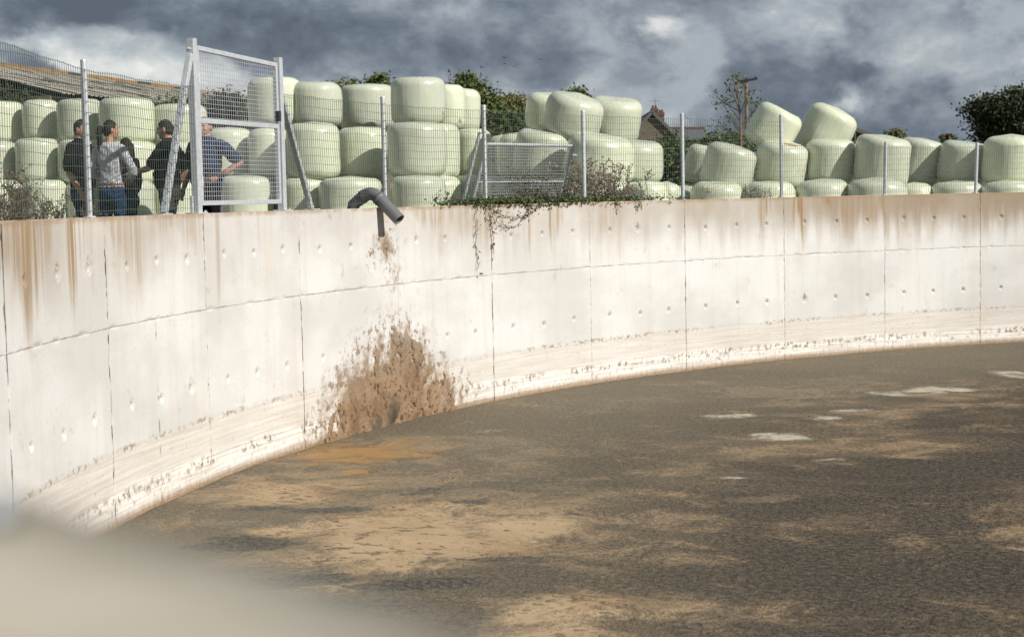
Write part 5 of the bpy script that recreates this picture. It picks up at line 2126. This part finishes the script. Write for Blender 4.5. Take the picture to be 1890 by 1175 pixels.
trailing('long trailing vine with russet leaves hanging down the wall face', [(888, -.03), (898, .16), (903, .3), (906, .5), (906, .72)], 1, .55, dens=1.6)
trailing('thin dark trailing vine left of the russet one', [(880, -.02), (874, .15), (877, .35), (873, .5), (877, .75), (874, .95)], 2, .15, dens=1.0)
trailing('looping vine swinging right along the upper wall face', [(895, .02), (912, .10), (935, .18), (955, .20), (975, .14), (990, .06), (996, -.02)], 3, .45, dens=1.1)
trailing('lower loop of vine drooping across the wall face', [(905, .08), (915, .28), (930, .32), (950, .33), (962, .22), (972, .08)], 4, .15, dens=.9)
trailing('short vine tuft hanging over the wall below the bramble bush', [(973, -.03), (974, .1), (972, .18)], 5, .1, dens=1.5)
trailing('short leafy shoot hanging over the wall under the dry bush', [(1135, -.03), (1138, .04), (1141, .09)], 6, .1, dens=1.5)
trailing('tiny shoot hanging over the wall right of the dry bush', [(1172, -.03), (1176, .05), (1178, .10)], 7, .1, dens=1.3)

# ------------------------------------------------------------------ buildings, pole, birds


def barn():
    t = empty('barn')
    tag(t, 'long low barn with weathered grey sheet roof and rusty ridge at left', 'barn')
    r0, r1 = at(-60, 117.5, 76), at(500, 189, 104)
    zr = (r0.z + r1.z) / 2
    r0.z = r1.z = zr
    # solve depth so that the ridge is level and follows the photo line
    def ridge(px, py):
        d = FW + RT * ((px - 944.5) / F) + UP * ((587 - py) / F)
        return CP + d * ((zr - ZC) / d.z)
    r0, r1 = ridge(-260, 92.0), ridge(520, 192)
    L = (r1 - r0)
    d = L.normalized()
    nrm = Vector((d.y, -d.x, 0)).normalized()
    if nrm.y > 0:
        nrm = -nrm
    W_ = 9.0
    drop = 2.05
    e0, e1 = r0 + nrm * W_ - Vector((0, 0, drop)), r1 + nrm * W_ - Vector((0, 0, drop))
    n = int(L.length / 1.1)
    rows = 5
    up = nrm.cross(d)
    if up.z < 0:
        up = -up
    me_cache = {}
    sl = (e0 - r0)
    sn = d.cross(sl).normalized()
    if sn.z < 0:
        sn = -sn
    wdt = L.length / n
    # one shared corrugated sheet
    V, Fq = [], []
    m = 12
    sll = sl.length / rows + .12
    for i in range(m + 1):
        for q in (0, 1):
            V.append((i / m * wdt * 1.03, q * sll, .03 * math.cos(i / m * 2 * math.pi * 3)))
    for i in range(m):
        Fq.append((2 * i, 2 * i + 2, 2 * i + 3, 2 * i + 1))
    me = bpy.data.meshes.new('roof_sheet')
    me.from_pydata(V, [], Fq)
    me.materials.append(M['sheet'])
    sdir = sl.normalized()
    rs = random.Random(4)
    for i in range(n):
        for q in range(rows):
            o = bpy.data.objects.new('roof_sheet', me)
            COL.objects.link(o)
            o.parent = t
            p = r0 + d * (i * wdt) + sdir * (q * sl.length / rows) + sn * (.03 + .028 * (rows - q) * 0 + .015 * ((i + q) % 2) + .05 - .012 * q)
            p = p + sn * rs.uniform(-.012, .012)
            rot = Matrix((d, sdir, sn)).transposed()
            rot = rot @ Matrix.Rotation(rs.uniform(-.015, .015), 3, 'X') @ Matrix.Rotation(rs.uniform(-.01, .01), 3, 'Z')
            o.matrix_local = Matrix.Translation(p) @ rot.to_4x4()
    b = MB()
    for i in range(7):      # wall and gable body under the roof
        pass
    back = -nrm
    f0, f1 = r0 + back * W_ - Vector((0, 0, drop)), r1 + back * W_ - Vector((0, 0, drop))
    g_ = lambda p: Vector((p.x, p.y, GZ - .2))
    iv = [e0 - nrm * .4, e1 - nrm * .4, f1 + nrm * .4, f0 + nrm * .4]
    vs = [g_(p) for p in iv] + [p - Vector((0, 0, .1)) for p in iv]
    b.addmesh(vs, [(0, 1, 5, 4), (1, 2, 6, 5), (2, 3, 7, 6), (3, 0, 4, 7)])
    b.addmesh([iv[1] - Vector((0, 0, .1)), iv[2] - Vector((0, 0, .1)), r1 - Vector((0, 0, .1))], [(0, 1, 2)])
    b.build('wall', M['stone'], t)
    MB().addmesh([r0 + up * .0, r1, f1, f0, r0 - Vector((0, 0, .06)), r1 - Vector((0, 0, .06)), f1 - Vector((0, 0, .06)), f0 - Vector((0, 0, .06))], [(0, 1, 2, 3), (7, 6, 5, 4), (0, 4, 5, 1), (1, 5, 6, 2), (2, 6, 7, 3), (3, 7, 4, 0)]).build('rear_roof', M['sheet'], t)
    nr = 30
    for i in range(nr):
        a, c = r0.lerp(r1, i / nr), r0.lerp(r1, (i + .96) / nr)
        z = Vector((0, 0, .13 + rs.uniform(-.02, .02)))
        MB().bar(a + z, c + z, .34, .20).build('ridge_cap', M['rust_ridge'] if rs.random() > .12 else M['mortar'], t)
    # lath and cables fixed across the sheets
    for i in range(12):
        u, v = rs.random(), rs.random() * .9
        p = r0.lerp(r1, u) + sl * v + sn * .14
        q = p + d * rs.uniform(1.0, 4.5) + sdir * rs.uniform(.6, 1.8)
        MB().bar(p, q, .045, .035, sn).build('lath', M['mortar'], t)


barn()


def house():
    t = empty('stone_house')
    tag(t, 'dark stone house gable with two brick chimneys above the middle bales', 'house')
    D = 92
    k = D / F
    apex = at(1203, 209, D)
    rt = at(1258, 262, D)
    hw = (rt.x - apex.x)
    zrt = rt.z
    x0 = apex.x
    y0 = apex.y
    Lh = 9
    eave = apex.z - (apex.z - zrt)
    lf = Vector((x0 - hw, y0, eave))
    # gable wall
    b = MB()
    pr = [(x0 - hw, GZ - .2), (x0 + hw, GZ - .2), (x0 + hw, eave), (x0, apex.z), (x0 - hw, eave)]
    vs = [(x, y0, z) for x, z in pr] + [(x, y0 + Lh, z) for x, z in pr]
    n = 5
    b.addmesh(vs, [(0, 1, 2, 3, 4), (9, 8, 7, 6, 5)] + [(i, i + 5, (i + 1) % 5 + 5, (i + 1) % 5) for i in (0, 1, 4)])
    b.build('gable_wall', M['stone'], t)
    for sg in (-1, 1):
        o = Vector((0, 0, .10))
        a = Vector((x0, y0 - .15, apex.z)) + o
        c = Vector((x0 + sg * (hw + .25), y0 - .15, eave - (apex.z - eave) * .25 / hw)) + o
        dd = Vector((0, Lh + .3, 0))
        up = Vector((0, 0, .10))
        MB().addmesh([a, c, c + dd, a + dd, a + up, c + up, c + dd + up, a + dd + up], [(0, 1, 2, 3), (7, 6, 5, 4), (0, 4, 5, 1), (1, 5, 6, 2), (2, 6, 7, 3), (3, 7, 4, 0)]).build('roof', M['slate'], t)
        MB().bar(a - Vector((0, .03, .04)), c - Vector((0, .03, .04)), .10, .16).build('verge', M['trim'], t)

    def chim(px0, px1, yt, yb, dy):
        w = (px1 - px0) * k
        tp = at((px0 + px1) / 2, yt, D + dy)
        bt = at((px0 + px1) / 2, yb, D + dy)
        c = MB().box((tp.x, tp.y, (tp.z + bt.z) / 2), (w, w * 1.2, tp.z - bt.z)).build('chimney', M['brick'], t)
        MB().box((tp.x, tp.y, tp.z - .12), (w * 1.16, w * 1.36, .14)).build('chimney_band', M['brick'], c)
        for q in (-.22, .22):
            MB().tube([(tp.x + q * w, tp.y, tp.z), (tp.x + q * w, tp.y, tp.z + .16)], [.07, .06], 8).build('chimney_pot', M['brick'], c)
        return tp
    tp = chim(1201, 1213, 199.5, 226, .8)
    chim(1214, 1225, 207, 240, 6.5)
    m = MB()
    a = Vector((tp.x + .05, tp.y, tp.z + .05))
    m.tube([a, a + Vector((0, 0, .5))], .014, 5)
    m.tube([a + Vector((-.32, 0, .36)), a + Vector((.25, 0, .36))], .011, 4)
    for q in range(6):
        x = -.3 + q * .1
        m.tube([a + Vector((x, -.14, .36)), a + Vector((x, .14, .36))], .008, 4)
    m.build('aerial', M['dark_metal'], t)
    MB().box((x0 + hw + .1, y0 - .12, eave - .28), (.24, .2, .5)).build('gutter_end', M['white_wall'], t)
    # lower wing behind with a slate roof
    w0, w1 = at(1232, 238, D + 6), at(1300, 238, D + 6)
    w2, w3 = at(1310, 254, D + 2.5), at(1240, 254, D + 2.5)
    wg = empty('slate_wing')
    tag(wg, 'low slate roofed outbuilding just right of the stone house gable', 'house')
    MB().addmesh([w3, w2, w1, w0] + [p - Vector((0, 0, .12)) for p in (w3, w2, w1, w0)], [(0, 1, 2, 3), (7, 6, 5, 4), (0, 4, 5, 1), (1, 5, 6, 2), (2, 6, 7, 3), (3, 7, 4, 0)]).build('roof', M['slate'], wg)
    MB().bar(w0 + Vector((0, 0, .06)), w1 + Vector((0, 0, .06)), .2, .14).build('ridge', M['brick'], wg)
    gw = lambda p, y: Vector((p.x, p.y + y, p.z - .13))
    bb = MB()
    q = [gw(w3, .3), gw(w2, .3), gw(w1, 0), gw(w0, 0)]
    bb.addmesh([Vector((p.x, p.y, GZ - .2)) for p in q] + q, [(0, 1, 5, 4), (1, 2, 6, 5), (2, 3, 7, 6), (3, 0, 4, 7)])
    bb.build('wall', M['stone'], wg)


house()


def truss_barn():
    t = empty('open_barn')
    tag(t, 'open gabled shed with dark timber truss peeping above the right bales', 'shed')
    D = 90
    ap = at(1578, 237, D)
    x0, y0, z0 = ap.x, ap.y, ap.z
    sl = .36
    hw = 2.1
    for sg in (-1, 1):
        a = Vector((x0, y0, z0))
        c = Vector((x0 + sg * hw, y0, z0 - hw * sl))
        dd = Vector((0, 8, 0))
        up = Vector((0, 0, .09))
        MB().addmesh([a, c, c + dd, a + dd, a + up, c + up, c + dd + up, a + dd + up], [(0, 1, 2, 3), (7, 6, 5, 4), (0, 4, 5, 1), (1, 5, 6, 2), (2, 6, 7, 3), (3, 7, 4, 0)]).build('roof', M['trim'], t)
        MB().bar(a - Vector((0, 0, .08)), c - Vector((0, 0, .08)), .08, .12).build('rafter', M['timber'], t)
        b0 = Vector((x0 + sg * .55, y0 + .02, z0 - .82))
        MB().bar(Vector((x0, y0 + .02, z0 - .75)), Vector((x0 + sg * 1.0, y0 + .02, z0 - .40)), .05, .08).build('strut', M['timber'], t)
        MB().bar(Vector((x0 + sg * (hw - .1), y0, GZ)), Vector((x0 + sg * (hw - .1), y0, z0 - hw * sl - .05)), .16).build('post', M['timber'], t)
    MB().bar((x0, y0 + .02, z0 - .06), (x0, y0 + .02, z0 - .80), .07, .07).build('king_post', M['timber'], t)
    MB().bar((x0 - hw, y0, z0 - .82), (x0 + hw, y0, z0 - .82), .07, .12).build('tie_beam', M['timber'], t)
    MB().box((x0, y0 + .05, (z0 - .88 + z0 - 1.35) / 2), (2 * hw, .06, .5)).build('cladding', M['white_wall'], t)
    MB().box((x0, y0 + 7.9, (z0 - .2 + GZ) / 2), (2 * hw - .2, .1, z0 - GZ - .75)).build('rear_wall', M['inside'], t)
    MB().addmesh([(x0 - hw, y0 + 7.8, z0 - hw * sl - .02), (x0 + hw, y0 + 7.8, z0 - hw * sl - .02), (x0, y0 + 7.8, z0 - .02)], [(0, 1, 2)]).build('rear_gable', M['inside'], t)


truss_barn()


def pole():
    D = 66
    tp = at(1376, 146, D)
    t = empty('utility_pole', (tp.x, tp.y, GZ))
    tag(t, 'wooden utility pole with a short crossarm behind the right bales', 'utility pole')
    h = tp.z - GZ
    MB().tube([(0, 0, 0), (0.02, 0, h)], [.085, .07], 12).build('pole', M['pole_wood'], t, True)
    MB().bar((-.36, 0, h - .10), (.46, -.1, h + .01), .09, .10).build('crossarm', M['dark_metal'], t)
    for x in (-.3, .02, .40):
        z = h - .02 + x * .13
        MB().tube([(x, -.03, z), (x, -.03, z + .05), (x, -.03, z + .09)], [.03, .045, .02], 8).build('insulator', M['dark_metal'], t)
    MB().bar((-.2, -.05, h - .12), (0, -.12, h - .4), .03).build('stay', M['dark_metal'], t)


pole()


def bird(px, py, yaw, flap_, size, label):
    p = at(px, py, 110)
    size *= 1.45
    t = empty('bird', p, yaw)
    tag(t, label, 'bird', 'birds flying below the clouds')
    b = MB()
    b.tube([(0, -.5, 0), (0, -.3, .01), (0, 0, .03), (0, .3, .01), (0, .42, .02), (0, .52, 0)], [x * size / .34 for x in (.01, .03, .055, .035, .03, .004)], 8)
    b.v = [(x * size if abs(x) > 9 else x, y * size, z * size) for x, y, z in b.v]
    b.build('body', M['bird'], t, True)
    for sg in (-1, 1):
        pts = [(0, .2, .02), (sg * .45, .25, flap_ * .5), (sg * .95, .0, flap_), (sg * .42, -.08, flap_ * .5), (0, -.12, .02)]
        pts = [tuple(c * size for c in q) for q in pts]
        n = len(pts)
        lo = [(x, y, z - .008) for x, y, z in pts]
        MB().addmesh(pts + lo, [(0, 1, 3, 4), (1, 2, 3), (9, 8, 6, 5), (8, 7, 6)] + [(i, n + i, n + (i + 1) % n, (i + 1) % n) for i in range(n)]).build('wing', M['bird'], t)


bird(932, 107, .6, .55, .17, 'small dark bird, uppermost of the flock left of centre sky')
bird(930, 118, 2.0, .25, .16, 'small dark bird just below the uppermost bird')
bird(889, 125, 1.0, .6, .15, 'small dark bird, leftmost of the flock')
bird(948, 123, 2.6, .35, .15, 'small dark bird, lowest right of the left cluster')
bird(1000, 110, .3, .45, .18, 'small dark bird alone at the right of the flock')


def rim_bolt():
    p = on_plane = None
    d = FW + RT * ((-20 - 944.5) / F) + UP * ((587 - 948) / F)
    p = CP + d * ((H - ZC + .004) / d.z)
    t = empty('bolt', (p.x, p.y, H))
    tag(t, 'small dark steel bolt head on the blurred near rim at the left picture edge', 'bolt')
    MB().tube([(0, 0, 0), (0, 0, .003)], .011, 16).build('washer', M['dark_metal'], t)
    MB().tube([(0, 0, .003), (0, 0, .011)], .008, 6).build('head', M['galv'], t)


rim_bolt()
